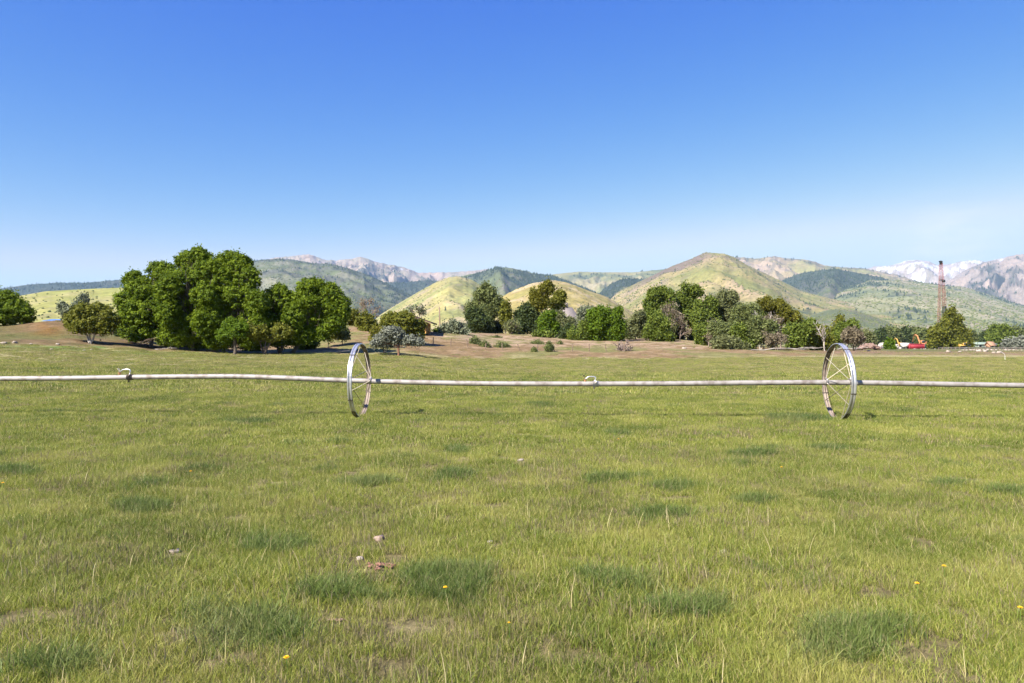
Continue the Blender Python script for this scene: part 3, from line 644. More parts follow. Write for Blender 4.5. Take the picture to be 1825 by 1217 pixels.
tree('broadleaf_tree', 'rounded olive yellow tree behind the silver tree', 'tree', 722, 606, [(700,572,16,13),(722,572,20,16),(740,584,17,15),(712,590,22,13),(742,597,12,8),(688,578,10,12)], 'olive', D=80, seed=25, tr=.11, twigs=10)
bare_tree('sparse_tree', 'airy pale green tree growing behind the ochre house', 'tree', 748, 580, 536, .46, D=104, seed=26, r=.09, leaves='sage', ldens=.8)
for q, (a, b, lb) in enumerate([(300,612,'dark low bush at the left foot of the big stand'),(328,616,'dark low bush between the first two trunks of the big stand'),(372,622,'dark low bush just left of the small bright tree'),(448,622,'dark low bush just right of the small bright tree'),(545,618,'dark low bush behind the leaning trunk'),(232,604,'low green bush at the far left foot of the big stand')]):
    tree('shrub', lb, 'shrub', a, b+4, [(a-10,b-12,14,11),(a+10,b-10,14,11),(a,b-3,18,8),(a,b-24,14,10)], 'dark' if q % 2 else 'green', seed=400+q, tr=.05, D=74, stems=2)
# ---- centre
tree('sage_shrub', 'grey green sagebrush beside the utility pole', 'shrub', 806, 597, [(798,586,12,8),(812,582,12,9),(822,590,12,7),(792,592,10,5)], 'sage', seed=30, tr=.03, stems=3, D=97)
tree('shrub', 'tiny dark shrub at the foot of the utility pole', 'shrub', 778, 592, [(778,588,3.5,4)], 'green', seed=31, tr=.02, D=98)
tree('cottonwood_tree', 'tall two tiered grey green tree, tallest in the centre', 'tree', 866, 593, [(872,514,13,10),(862,525,16,12),(878,528,12,12),(850,543,17,10),(873,547,17,13),(884,540,10,12),(866,565,16,14)], 'blue', seed=32, tr=.18, D=118, clump=.28)
tree('juniper_tree', 'dark juniper crowding the left foot of the tallest centre tree', 'tree', 851, 592, [(846,562,13,11),(856,570,14,14),(844,578,11,11),(866,580,12,9)], 'dark', seed=33, tr=.14, D=113)
tree('pine_tree', 'slender sparse pine with rusty needles right of the tallest centre tree', 'tree', 902, 595, [(903,540,6,6),(900,551,8,6),(905,556,7,6),(898,566,6,5),(907,566,6,4)], 'olive', seed=34, tr=.09, D=116, dens=.7, twigs=22)
tree('juniper_tree', 'wide dark grey green juniper below the leaning tree', 'tree', 940, 593, [(938,550,13,10),(928,562,10,12),(948,562,14,15),(933,578,14,12),(952,582,13,9)], 'dark', seed=35, tr=.14, D=116)
tree('cottonwood_tree', 'tall leaning tree with an open yellow green top in the centre', 'tree', 966, 590, [(971,512,14,9),(958,523,11,9),(966,534,9,9),(957,531,7,7)], 'gold', seed=36, tr=.16, D=114, lean=-1.0, dens=.7, clump=.34, fill=.7, twigs=20, bark=M_barkpale)
tree('cottonwood_tree', 'thin topped tree leaning right beside the tall leaning tree', 'tree', 986, 590, [(998,528,10,8),(990,540,10,8),(1001,538,6,6)], 'olive', seed=37, tr=.12, D=118, dens=.6, clump=.34, fill=.7, twigs=16)
tree('sparse_tree', 'grey green tree in front of the grey roofed house', 'tree', 1000, 598, [(990,562,13,10),(1003,575,14,12),(1012,582,9,9)], 'mixed', seed=38, tr=.10, D=112)
tree('broadleaf_tree', 'bright green small tree left of the grey roofed house', 'tree', 978, 598, [(978,568,14,11),(970,578,11,10),(984,584,13,9)], 'bright', seed=39, tr=.10, D=107)
tree('hedge_shrub', 'low dark green clipped shrub under the bright green small tree', 'shrub', 966, 599, [(962,594,12,4.5),(978,595,9,4)], 'green', seed=40, tr=.03, D=105)
tree('shrub', 'dark shrub beside the orange ground in the centre', 'shrub', 1008, 601, [(1004,593,9,7),(1012,588,8,8)], 'dark', seed=41, tr=.04, D=104)
tree('broadleaf_tree', 'green bushy tree touching the left side of the big round tree', 'tree', 1028, 607, [(1024,592,12,10),(1038,588,13,12),(1030,599,13,7)], 'green', seed=42, tr=.08, D=101)
tree('sparse_tree', 'thin grey tree behind the left shoulder of the big round tree', 'tree', 1046, 590, [(1040,560,10,10),(1050,555,8,8),(1036,572,8,8)], 'sage', seed=43, tr=.07, D=116, dens=.5, twigs=18)
tree('broadleaf_tree', 'big round bright green tree in the centre', 'tree', 1082, 608, [(1068,562,20,15),(1092,562,21,17),(1062,582,16,16),(1082,578,26,22),(1104,585,14,17),(1070,597,21,11),(1098,598,18,10)], 'bright', seed=44, tr=.20, D=100, clump=.17, fill=1.3)
bare_tree('dead_shrub', 'dark leafless shrub alone on the brown ground right of centre', 'shrub', 1117, 628, 606, .75, D=83, seed=45, r=.06, levels=3, n0=6)
for q, (a, b, rx, ry, lb) in enumerate([(846,613,9,9,'conical blue green shrub, tallest on the slope below the tallest centre tree'),(864,618,9,7,'rounded blue green shrub just right of the conical one'),(896,619,15,6,'wide low blue green shrub on the brown slope'),
        (958,613,12,5,'low grey green shrub on the pinkish terrace, left of the small upright one'),(979,627,7,10,'small upright blue green shrub on the brown strip near the field'),(998,613,5,3.5,'very small green shrub on the pinkish terrace'),(952,627,4,2.5,'tiny grey shrub at the edge of the brown strip'),(885,602,10,3,'flat green shrub at the rim of the slope')]):
    tree('shrub', lb, 'shrub', a, b, [(a-rx*.3,b-ry*.7,rx*.7,ry*.65),(a+rx*.35,b-ry*.6,rx*.65,ry*.55),(a,b-ry*1.1,rx*.5,ry*.6)], 'blue', seed=50+q, tr=.03, stems=3, leafs=.07, dens=.9)
# ---- right grove
tree('broadleaf_tree', 'green open tree at the left end of the right grove', 'tree', 1172, 604, [(1165,525,11,10),(1180,522,9,8),(1158,540,12,11),(1174,545,13,12),(1190,530,9,12),(1160,560,12,12),(1185,560,12,14)], 'green', seed=60, tr=.14, D=114, clump=.28, dens=.85)
tree('broadleaf_tree', 'tall ragged tree with bare outer branches, tallest in the right grove', 'tree', 1226, 604, [(1222,512,6,9),(1238,515,8,7),(1215,530,8,9),(1230,535,12,10),(1246,519,6,4),(1224,555,14,14),(1240,560,13,14)], 'green', seed=61, tr=.14, D=116, clump=.30, dens=.8, fill=.85, twigs=16)
tree('broadleaf_tree', 'dense low green tree in front of the left end of the right grove', 'tree', 1172, 608, [(1168,566,15,12),(1180,578,18,15),(1160,590,15,13),(1184,596,16,11)], 'green', seed=62, tr=.12, D=104)
tree('twiggy_tree', 'grey twiggy tree between the big round tree and the right grove', 'tree', 1135, 604, [(1128,578,12,11),(1138,566,11,11),(1122,592,10,9)], 'mixed', seed=63, tr=.06, D=106, dens=.5, twigs=26)
bare_tree('bare_tree', 'brownish bare tree in the left half of the right grove', 'tree', 1192, 604, 536, .38, D=110, seed=64, r=.08, leaves='brown', ldens=.7)
tree('broadleaf_tree', 'deep green tree in the middle left of the right grove', 'tree', 1258, 606, [(1254,545,13,11),(1268,540,12,10),(1248,565,13,14),(1266,566,16,16),(1255,586,14,12)], 'green', seed=65, tr=.12, D=112)
tree('broadleaf_tree', 'brown topped sparse tree in the middle of the right grove', 'tree', 1290, 606, [(1286,530,12,9),(1302,528,11,9),(1280,545,13,11),(1302,548,13,13),(1290,566,17,14)], 'mixed', seed=66, tr=.12, D=114, dens=.6, clump=.28, twigs=30)
tree('broadleaf_tree', 'blue green tree filling the middle right of the right grove', 'tree', 1330, 608, [(1322,556,17,13),(1342,560,16,14),(1312,575,14,13),(1338,582,20,15)], 'blue', seed=67, tr=.12, D=110)
tree('broadleaf_tree', 'yellow green crowned tree rising at the right back of the right grove', 'tree', 1392, 606, [(1366,540,14,8),(1382,545,16,11),(1400,553,16,11),(1412,566,14,11),(1385,566,15,10)], 'gold', seed=68, tr=.14, D=116, clump=.26)
bare_tree('dead_tree', 'white leafless tree standing in front of the yellow green crown, paler than its neighbours', 'tree', 1363, 612, 543, .34, D=94, seed=69, r=.06, levels=3, m=M_barkpale, rmin=.026)
bare_tree('bare_tree', 'pinkish brown bare tree at the right of the right grove', 'tree', 1392, 616, 553, .40, D=100, seed=70, r=.07, leaves='brown', ldens=1.0)
bare_tree('bare_tree', 'low pinkish twiggy tree at the front edge of the right grove', 'tree', 1388, 622, 590, .6, D=90, seed=71, r=.05, leaves='brown', ldens=1.0, n0=3, levels=3)
tree('broadleaf_tree', 'grey green tree on twin pale trunks at the front of the right grove', 'tree', 1356, 624, [(1352,578,15,12),(1368,585,14,12),(1345,592,13,10),(1360,598,18,9)], 'blue', seed=72, tr=.08, D=92, stems=2, bark=M_barkpale)
tree('broadleaf_tree', 'dark bushy tree at the front middle of the right grove', 'tree', 1286, 619, [(1278,585,15,12),(1295,588,16,14),(1285,602,20,13),(1303,606,13,10)], 'blue', seed=73, tr=.09, D=95)
tree('shrub', 'upright green shrub at the front left of the right grove', 'shrub', 1250, 616, [(1248,590,11,11),(1252,604,12,11)], 'green', seed=74, tr=.05, D=97)
tree('twiggy_shrub', 'small grey shrub on a short trunk in front of the right grove', 'shrub', 1284, 625, [(1276,610,9,7),(1290,608,10,8)], 'mixed', seed=75, tr=.05, D=89, dens=.45, twigs=18, stems=2)
tree('broadleaf_tree', 'leafy green bush between two pale trunks in the right grove', 'tree', 1322, 622, [(1318,588,13,11),(1326,600,15,13),(1334,612,12,8)], 'green', seed=76, tr=.07, D=93)
tree('shrub', 'grey green low shrub beside the log in front of the right grove', 'shrub', 1312, 624, [(1308,612,12,9),(1326,616,9,6)], 'mixed', seed=77, tr=.03, D=90, dens=.6)
tree('broadleaf_tree', 'wide green bush left of the dead forked tree', 'tree', 1425, 619, [(1412,590,13,13),(1430,585,16,14),(1418,605,18,12),(1440,603,14,12)], 'green', seed=78, tr=.08, D=96)
tree('broadleaf_tree', 'olive green bush under the dead forked tree', 'tree', 1460, 619, [(1452,592,13,12),(1468,597,14,13),(1456,609,16,9),(1478,608,11,9)], 'olive', seed=79, tr=.08, D=98)
bare_tree('dead_tree', 'white dead forked tree behind the bushes near the right wheel', 'tree', 1470, 612, 556, .30, D=95, seed=84, r=.06, levels=3, m=M_barkpale, rmin=.026)
tree('pine_tree', 'narrow dark pine beside the dead forked tree', 'tree', 1496, 606, [(1497,566,4,5),(1495,574,6,5),(1493,583,8,6),(1494,592,9,7)], 'olive', seed=81, tr=.09, D=116)
tree('broadleaf_tree', 'fresh green tree rising above the brown shrub by the right wheel', 'tree', 1510, 606, [(1508,582,13,8),(1522,580,11,8),(1500,592,12,9),(1520,592,12,8),(1492,602,9,10)], 'green', seed=82, tr=.10, D=112)
tree('twiggy_shrub', 'rounded brown twiggy shrub behind the top of the right wheel', 'shrub', 1522, 615, [(1512,600,14,9),(1530,600,14,9),(1521,594,14,8)], 'brown', seed=83, tr=.05, D=100, stems=4, twigs=34, dens=.6)
tree('broadleaf_tree', 'dim grey green trees patch behind the brown twiggy shrub', 'tree', 1546, 612, [(1542,600,10,9),(1553,603,8,7)], 'mixed', seed=84, tr=.05, D=150)
for q, (a, b, D_, rx, tp, st, lb) in enumerate([(1150,604,122,15,556,'mixed','grey green tree at the back left of the right grove'),(1206,604,121,14,545,'mixed','thin grey tree behind the tall ragged tree'),(1243,606,120,13,560,'olive','olive tree low behind the middle left of the right grove'),
        (1278,606,122,15,536,'green','green tree at the back centre of the right grove'),(1312,606,121,14,540,'mixed','soft grey green tree behind the centre of the right grove'),(1348,606,122,15,545,'green','green tree at the back, left of the white leafless tree'),(1377,606,123,13,552,'mixed','grey green tree under the yellow green crown'),
        (1424,608,120,15,566,'mixed','grey green tree at the back right of the right grove'),(1448,608,118,13,572,'green','green tree behind the dead forked tree'),(922,593,124,11,566,'sage','pale sage tree between the rusty pine and the dark juniper'),(1058,596,124,13,560,'sage','pale sage tree behind the big round tree'),
        (1118,604,124,13,572,'sage','pale sage tree right of the big round tree'),(1020,596,124,12,566,'mixed','grey green tree right of the grey roofed house'),(834,594,124,9,575,'sage','small pale tree at the left of the dark juniper'),(886,594,122,9,572,'dark','small dark tree between the tallest centre tree and the rusty pine'),(698,600,90,14,566,'sage','pale sage tree left of the ochre house')]):
    h = b - tp
    tree('sparse_tree', lb, 'tree', a, b, [(a-rx*.3,tp+h*.22,rx*.6,h*.2),(a+rx*.35,tp+h*.35,rx*.65,h*.22),(a-rx*.4,tp+h*.52,rx*.75,h*.24),(a+rx*.2,tp+h*.66,rx*.85,h*.24),(a,tp+h*.84,rx,h*.16)], st, D=D_, seed=300+q, tr=.08, dens=.5, twigs=10)
for q, (a, b, D_, lb) in enumerate([(1158,600,118,'pale bare tree at the left back of the right grove'),(1212,600,113,'pinkish bare tree left of the tall ragged tree'),(1268,606,108,'grey bare tree in front of the middle of the right grove'),(1262,618,95,'small pale bare shrub at the foot of the right grove'),(1345,608,112,'grey bare tree behind the twin trunked tree'),(1410,612,102,'greyish bare tree right of the pinkish brown one'),(912,594,110,'low tangle of brown twigs at the foot of the rusty pine')]):
    bare_tree('bare_tree', lb, 'tree', a, b, b - (44 if D_ > 100 else 22) + 18*(q == 6), .5, D=D_, seed=340+q, r=.05, leaves='brown' if q % 2 else 'mixed', ldens=.5, levels=4 if D_ > 100 else 3, n0=1 + (q == 6)*4)
# ---- beyond the building site
for q, (a, b, wd, tp, lb) in enumerate([(1568,617,11,588,'leftmost dark green tree in the row behind the pale rubble heap'),(1582,617,9,584,'second dark tree from the left in the row behind the pale rubble heap'),(1595,617,10,586,'third dark tree from the left, behind the yellow digger'),
        (1614,617,8,585,'narrow dark tree just right of the yellow digger'),(1626,617,9,587,'dark tree directly behind the red container'),(1641,617,8,586,'dark tree behind the raised orange boom'),(1652,617,8,590,'dark tree at the right of the raised orange boom'),
        (1733,617,6,592,'thin dark tree right of the large tree by the tall mast'),(1752,617,8,596,'small rounded tree left of the orange gabled house'),(1760,617,9,590,'green tree behind the orange gabled house'),(1798,617,9,586,'dark tree behind the silver bush'),
        (1809,617,9,584,'dark green tree, second from the right edge'),(1823,617,10,584,'dark tree cut by the right edge'),(1838,617,10,586,'dark tree just beyond the right edge')]):
    h = 617 - tp
    tree('broadleaf_tree', lb, 'tree', a, b, [(a,tp+h*.25,wd*.75,h*.24),(a-wd*.3,tp+h*.52,wd*.8,h*.27),(a+wd*.35,tp+h*.58,wd*.75,h*.27),(a,tp+h*.8,wd,h*.2)], 'blue' if q % 3 else 'dark', D=380+q*7 % 30, seed=100+q, tr=.3, fill=.8, group='row of trees beyond the building site')
tree('broadleaf_tree', 'large rounded dark tree left of the silver bush at the right', 'tree', 1782, 617, [(1782,585,12,9),(1775,598,14,11),(1792,600,12,11),(1768,606,12,9),(1785,608,16,8)], 'belt', D=330, seed=120, tr=.4)
tree('willow_tree', 'large spreading tree at the foot of the tall red mast', 'tree', 1694, 622, [(1692,562,9,13),(1702,572,13,12),(1680,580,16,12),(1672,592,17,13),(1700,592,20,15),(1718,600,16,13),(1664,606,12,10),(1690,607,22,11),(1725,611,12,9)], 'olive', D=235, seed=121, tr=.5, twigs=40, clump=.3)
tree('silver_tree', 'silver leaved bush near the right edge beyond the fence', 'shrub', 1806, 620, [(1798,612,10,6),(1812,608,11,7),(1822,612,9,6)], 'silver', D=220, seed=122, tr=.1)
tree('shrub', 'bright green sapling in front of the pale rubble heap', 'shrub', 1586, 623, [(1586,612,5,4),(1587,618,4.5,4)], 'bright', D=180, seed=123, tr=.06)
#@ENDTREES

# ------------------------------------------------------------------ buildings and small structures
M_ochre = mat('ochre_wall', (.50, .27, .08), .8, 0, (2, (.40, .21, .07), .4, .7))
M_brownroof = mat('brown_roof', (.09, .055, .04), .8, 0, (3, (.06, .04, .03), .4, .7))
M_greyroof = mat('grey_shingle', (.30, .25, .22), .9, 0, (4, (.22, .19, .17), .4, .7))
M_white = mat('white_paint', (.75, .73, .70), .6, 0, (1.5, (.62, .60, .56), .4, .7))
M_glass = mat('dark_glass', (.03, .04, .05), .1, 0, None, .6)
M_orange = mat('orange_roof', (.40, .23, .14), .8, 0, (2, (.32, .18, .12), .4, .7))
M_teal = mat('grey_green_wall', (.22, .27, .22), .8, 0, (2, (.17, .21, .18), .4, .7))
M_wood = mat('weathered_wood', (.25, .18, .13), .9, 0, (12, (.13, .09, .07), .4, .7))
def gabled(name, label, px, pybase, D, wpx, hwall, hroof, depth, mw, mr, rz=0.0, z=None, windows=2, chimney=False, over=.5):
    X, Yp, Z = at(px, pybase, D); W = wpx / F * D
    e = empty(name, (X, D, Z), label, 'house', rz=rz)
    w_ = MB(); w_.box((0, depth/2, hwall/2), (W, depth, hwall))
    w_.add([(-W/2,0,hwall),(-W/2,depth,hwall),(-W/2,depth/2,hwall+hroof*.96),(-W/2,depth/2,hwall+hroof*.95),(W/2,0,hwall),(W/2,depth,hwall),(W/2,depth/2,hwall+hroof*.96),(W/2,depth/2,hwall+hroof*.95)], [(0,1,2,3),(4,5,6,7)])
    w_.build('wall', mw, e)
    ro = MB(); o = over; t = .16
    for s in (-1, 1):
        y0 = depth/2 + s*(depth/2 + o); zl = hwall - hroof*o/(depth/2)
        V = [(-W/2-o,y0,zl),(W/2+o,y0,zl),(W/2+o,depth/2,hwall+hroof),(-W/2-o,depth/2,hwall+hroof)]
        ro.add(V + [(a, b, c+t) for a, b, c in V], [(0,1,2,3),(4,5,6,7),(0,1,5,4),(1,2,6,5),(3,0,4,7)])
    r = ro.build('roof', mr, e)
    if chimney: MB().box((W*.25, depth*.5, hwall+hroof+.3), (.7, .7, 1.4)).build('chimney', M_greyroof, r)
    for k in range(windows):
        x = -W/2 + W*(k+.5)/windows
        f = MB().box((x, -.03, hwall*.55), (1.3, .08, 1.2)).build('window', M_white, e); MB().box((x, -.08, hwall*.55), (1.05, .04, .95)).build('pane', M_glass, f)
    return e
gabled('grey_roofed_house', 'house with a grey shingle roof half hidden by trees in the centre', 1012, 592, 128, 30, 2.5, 2.0, 8, M_white, M_greyroof, rz=.2, windows=2, chimney=True)
gabled('orange_gabled_house', 'small distant house with an orange gable at the right', 1769, 619.5, 300, 9, 1.3, 1.1, 2.4, M_orange, M_orange, rz=R_(12), windows=1)
gabled('long_shed', 'long low grey green shed beside the small orange gabled house', 1758, 619.5, 305, 34, 1.5, .7, 6, M_teal, M_teal, windows=3)
# ochre house whose eave slopes down to the right
X, Yp, Z = at(738, 594, 90); e = empty('ochre_house', (X, 90, Z), 'ochre house with a sloping dark brown eave behind the rounded olive tree', 'house')
hk = 90 / F
MB().prism([(-18*hk,0),(20*hk,0),(20*hk,20*hk),(-18*hk,32*hk)], .6, 6).build('wall', M_ochre, e)
MB().prism([(-22*hk,36*hk),(31*hk,17.5*hk),(31*hk,20*hk),(-22*hk,39.5*hk)], -.3, 6.6).build('roof', M_brownroof, e)
f = MB().box((10*hk, .57, 9*hk), (.9, .08, .9)).build('window', M_white, e); MB().box((10*hk, .52, 9*hk), (.7, .04, .7)).build('pane', M_glass, f)
# utility pole
X, Yp = (784-CX)/F*99, 99; zb = gzf(X, 99); e = empty('utility_pole', (X, 99, zb), 'plain wooden utility pole in front of the pale green hill', 'pole')
hp = at(784, 547, 99)[2] - zb
MB().tube([(0,0,-.3),(-.03,0,hp*.5),(-.08,0,hp)], [.11,.095,.08], 8).build('pole', M_wood, e, smooth=True)
MB().tube([(-.25,0,hp-.25),(.1,0,hp-.25)], .03, 6).build('crossarm', M_wood, e)
# blue tarp
M_tarp = mat('blue_tarp', (.06, .16, .42), .5, 0, (2, (.10, .24, .55), .4, .7))
X, Yp, Z = at(99, 572, 95); rs = np.random.RandomState(4)
uu, vv = np.meshgrid(np.linspace(-1, 1, 17), np.linspace(-1, 1, 9), indexing='ij'); TZ = .30 * (1 - np.abs(vv) ** 1.7) * (1 - .75*np.abs(uu) ** 3) + .06 * fbm(uu*3, vv*3, 3, 3)
TV = np.stack([uu*1.25, vv*1.2, TZ], -1).reshape(-1, 3); a_, b_ = np.meshgrid(np.arange(16), np.arange(8), indexing='ij')
o = mesh_np('tarp', TV, np.stack([a_*9+b_, (a_+1)*9+b_, (a_+1)*9+b_+1, a_*9+b_+1], -1).reshape(-1, 4), M_tarp, loc=(X, 95, Z-.05)); tag(o, 'blue tarpaulin draped low over the crest of the rust brown bank', 'tarp')

# cars
M_tyre = mat('tyre_rubber', (.03, .03, .03), .9); M_carwhite = mat('white_car_paint', (.78, .79, .80), .35, 0, None, .5); M_lamp = mat('red_lamp', (.4, .03, .02), .3)
def car(label, px, py, D, rz, tall):
    X, Yp, Z = at(px, py, D); Z = gzf(X, D) if True else Z
    e = empty('parked_van' if tall else 'parked_car', (X, D, Z), label, 'van' if tall else 'car', rz=rz)
    h = 2.0 if tall else 1.45; L = 4.6; W = 1.8
    MB().prism([(-L/2,.35),(L/2,.35),(L/2,.95),(L/2-.9,1.05),(L/2-1.6,h),(-L/2+(.1 if tall else .7),h),(-L/2,1.0),(-L/2,.7)], -W/2, W/2).build('body', M_carwhite, e)
    for s in (-1, 1):
        MB().prism([(L/2-1.1,1.08),(L/2-1.7,h-.12),(-L/2+.8,h-.12),(-L/2+.45,1.08)], s*W/2-.012, s*W/2+.012).build('side_window', M_glass, e)
        for q in (-1, 1):
            MB().tube([(q*1.4, s*(W/2-.1)-.1, .33), (q*1.4, s*(W/2-.1)+.11, .33)], .33, 14).build('wheel', M_tyre, e)
    MB().box((-L/2-.02, 0, h*.72), (.06, W*.8, .5)).build('rear_window', M_glass, e)
    return e
car('white van parked under the right end of the big stand, seen from behind', 608, 580, 165, R_(80), True)
car('low white car parked right of the white van on the grass crest', 626, 580, 170, R_(15), False)

# ---- building site on the right
M_redlat = mat('red_lattice', (.26, .075, .055), .7, .1, (1, (.16, .055, .045), .4, .7)); M_black = mat('black_steel', (.03, .035, .035), .5, .2)
M_red = mat('red_container_paint', (.32, .03, .04), .6, 0, (.6, (.24, .025, .045), .4, .7)); M_dgreen = mat('dark_container_paint', (.035, .05, .045), .6)
M_yel = mat('yellow_machine_paint', (.45, .28, .06), .6, 0, (1, (.34, .22, .07), .4, .7)); M_org = mat('orange_machine_paint', (.40, .17, .06), .6, 0, (1, (.30, .14, .07), .4, .7))
def lattice(mb, p0, p1, w0, w1, n, r):
    p0, p1 = np.array(p0, float), np.array(p1, float); cs = [(-1,-1),(1,-1),(1,1),(-1,1)]
    for cx, cy_ in cs: mb.tube([p0 + np.array([cx*w0/2, cy_*w0/2, 0]), p1 + np.array([cx*w1/2, cy_*w1/2, 0])], r, 4)
    for k in range(n):
        t0, t1 = k/n, (k+1)/n; a, b = p0 + (p1-p0)*t0, p0 + (p1-p0)*t1; wa, wb = w0+(w1-w0)*t0, w0+(w1-w0)*t1
        for q in range(4):
            c1, c2 = cs[q], cs[(q+1) % 4]
            if k % 2: c1, c2 = c2, c1
            mb.tube([a + np.array([c1[0]*wa/2, c1[1]*wa/2, 0]), b + np.array([c2[0]*wb/2, c2[1]*wb/2, 0])], r*.6, 3, cap=False)
            mb.tube([b + np.array([c1[0]*wb/2, c1[1]*wb/2, 0]), b + np.array([c2[0]*wb/2, c2[1]*wb/2, 0])], r*.6, 3, cap=False)
DC = 300; kc = DC / F; X, Yp, Z = at(1677, 621, DC)
e = empty('pile_driver', (X, DC, Z), 'tall red lattice mast of a piling crane standing behind the large tree', 'crane')
m_ = MB(); lattice(m_, (-4.2*kc, 0, 3), (-.8*kc, 0, 150*kc), 1.05, .5, 22, .05); m_.build('boom', M_redlat, e)
m_ = MB(); lattice(m_, (3.6*kc, -1.2, 1), (3.2*kc, -1.2, 88*kc), .9, .9, 15, .05); lattice(m_, (3.2*kc, -1.2, 88*kc), (1.2*kc, -.4, 152*kc), .9, .45, 11, .05); m_.build('leader', M_redlat, e)
MB().box((3.4*kc, -1.2, 60*kc), (1.15, 1.0, 30*kc)).box((3.4*kc, -1.2, 42*kc), (.6, .6, 8*kc)).build('hammer', M_black, e)
MB().box((.2*kc, -.2, 153*kc), (.9, .7, 6*kc)).tube([(-.9*kc,-.7,155*kc),(-.9*kc,.4,155*kc)], .35, 10).build('mast_head', M_black, e)
MB().box((2.6*kc, -1, 120*kc), (.9, .9, .9)).box((0, -.4, 122*kc), (1.9, .3, .3)).build('sheave_block', M_black, e)
for a_ in (-.5, .9): MB().tube([(a_*kc, -.6, 150*kc), (a_*kc+.4, -.9, 5)], .03, 4).build('cable', M_black, e)
MB().box((-1, 3.5, 2.1), (3.2, 5.5, 2.2)).build('house', M_redlat, e)
for s in (-1, 1): MB().prism([(-2.4,.1),(2.4,.1),(2.9,.5),(2.4,1.0),(-2.4,1.0),(-2.9,.5)], 2.5+s*2-.4, 2.5+s*2+.4).build('track', M_black, e)
def container(name, label, pxa, pxb, pyt, pyb, D, m):
    X, Yp, Z = at((pxa+pxb)/2, pyb, D); W = (pxb-pxa)/F*D; H = (pyb-pyt)/F*D
    e = empty(name, (X, D, Z), label, 'container')
    b = MB(); b.box((0, 1.2, H/2), (W-.1, 2.3, H-.1)); n = int(W/.4)
    for k in range(n): b.box((-W/2+.25+(W-.5)*k/(n-1), .04, H/2), (.16, .08, H-.3))
    b.build('corrugated_side', m, e)
    fr = MB()
    for z in (.07, H-.07): fr.box((0, 0, z), (W, .16, .14))
    for x in (-W/2+.08, W/2-.08): fr.box((x, -.003, H/2), (.16, .17, H-.29))
    fr.build('frame', m, e); return e
container('shipping_container', 'bright red container at the building site', 1622, 1647.5, 612.5, 622.5, 262, M_red)
container('shipping_container', 'black container right of the red container', 1648.5, 1672, 613.5, 621.5, 270, M_dgreen)
def digger(label, px, py, D, m, flip, s=1.0, raised=True):
    X, Yp, Z = at(px, py, D); e = empty('excavator', (X, D, Z), label, 'excavator')
    for y in (-1.1, 1.1): MB().prism([(-1.7*s,.05),(1.7*s,.05),(2.1*s,.45),(1.7*s,.9),(-1.7*s,.9),(-2.1*s,.45)], (y-.3)*s, (y+.3)*s).build('track', M_black, e)
    MB().box((-.4*s*flip, 0, 1.6*s), (3.0*s, 2.3*s, 1.1*s)).box((-1.3*s*flip, 0, 2.3*s), (1.0*s, 2.1*s, .5*s)).build('body', m, e)
    c = MB().box((.6*s*flip, -.65*s, 2.5*s), (1.3*s, 1.0*s, 1.4*s), taper=.9).build('cab', m, e); MB().box((.6*s*flip, -1.16*s, 2.6*s), (1.0*s, .03, .9*s)).build('cab_window', M_glass, c)
    a = np.array([.9*flip, .3, 1.9])*s; b = np.array([2.0*flip, .3, 4.9])*s if raised else np.array([2.6*flip, .3, 3.4])*s; d = np.array([3.0*flip, .3, 5.5])*s if raised else np.array([3.9*flip,.3,3.2])*s; g = np.array([4.0*flip, .3, 2.4])*s
    MB().tube([a, b], .30*s, 4).tube([b, d], [.30*s, .2*s], 4).build('boom', m, e); MB().tube([d, g], [.22*s, .15*s], 4).build('stick', m, e)
    MB().prism([(g[0]-.5*s,g[2]-.8*s),(g[0]+.4*s,g[2]-.9*s),(g[0]+.5*s,g[2]),(g[0]-.3*s,g[2]+.1*s)], -.3*s, .9*s).build('bucket', M_black, e)
    return e
digger('yellow excavator at the pale rubble heap, left of the red container', 1606, 621, 268, M_yel, -1, .72)
digger('orange excavator with its boom raised above the red container', 1645, 621, 285, M_org, -1, 1.02)
digger('yellow excavator low behind the fence under the large tree', 1715, 621.5, 230, M_yel, 1, .6, False)
# white truck
X, Yp, Z = at(1614, 622.3, 264); e = empty('delivery_truck', (X, 264, Z), 'white box truck parked left of the red container', 'truck')
MB().box((-.3, 0, 1.55), (2.3, 2.0, 1.5)).build('cargo_box', M_white, e); MB().prism([(1.0,.45),(2.0,.45),(2.0,1.1),(1.7,1.8),(1.0,1.8)] + [(1.0,1.2)], -.9, .9).build('cab', M_carwhite, e)
for x in (-.9, 1.4): MB().tube([(x,-.95,.4),(x,-.7,.4)], .38, 12).build('wheel', M_tyre, e)
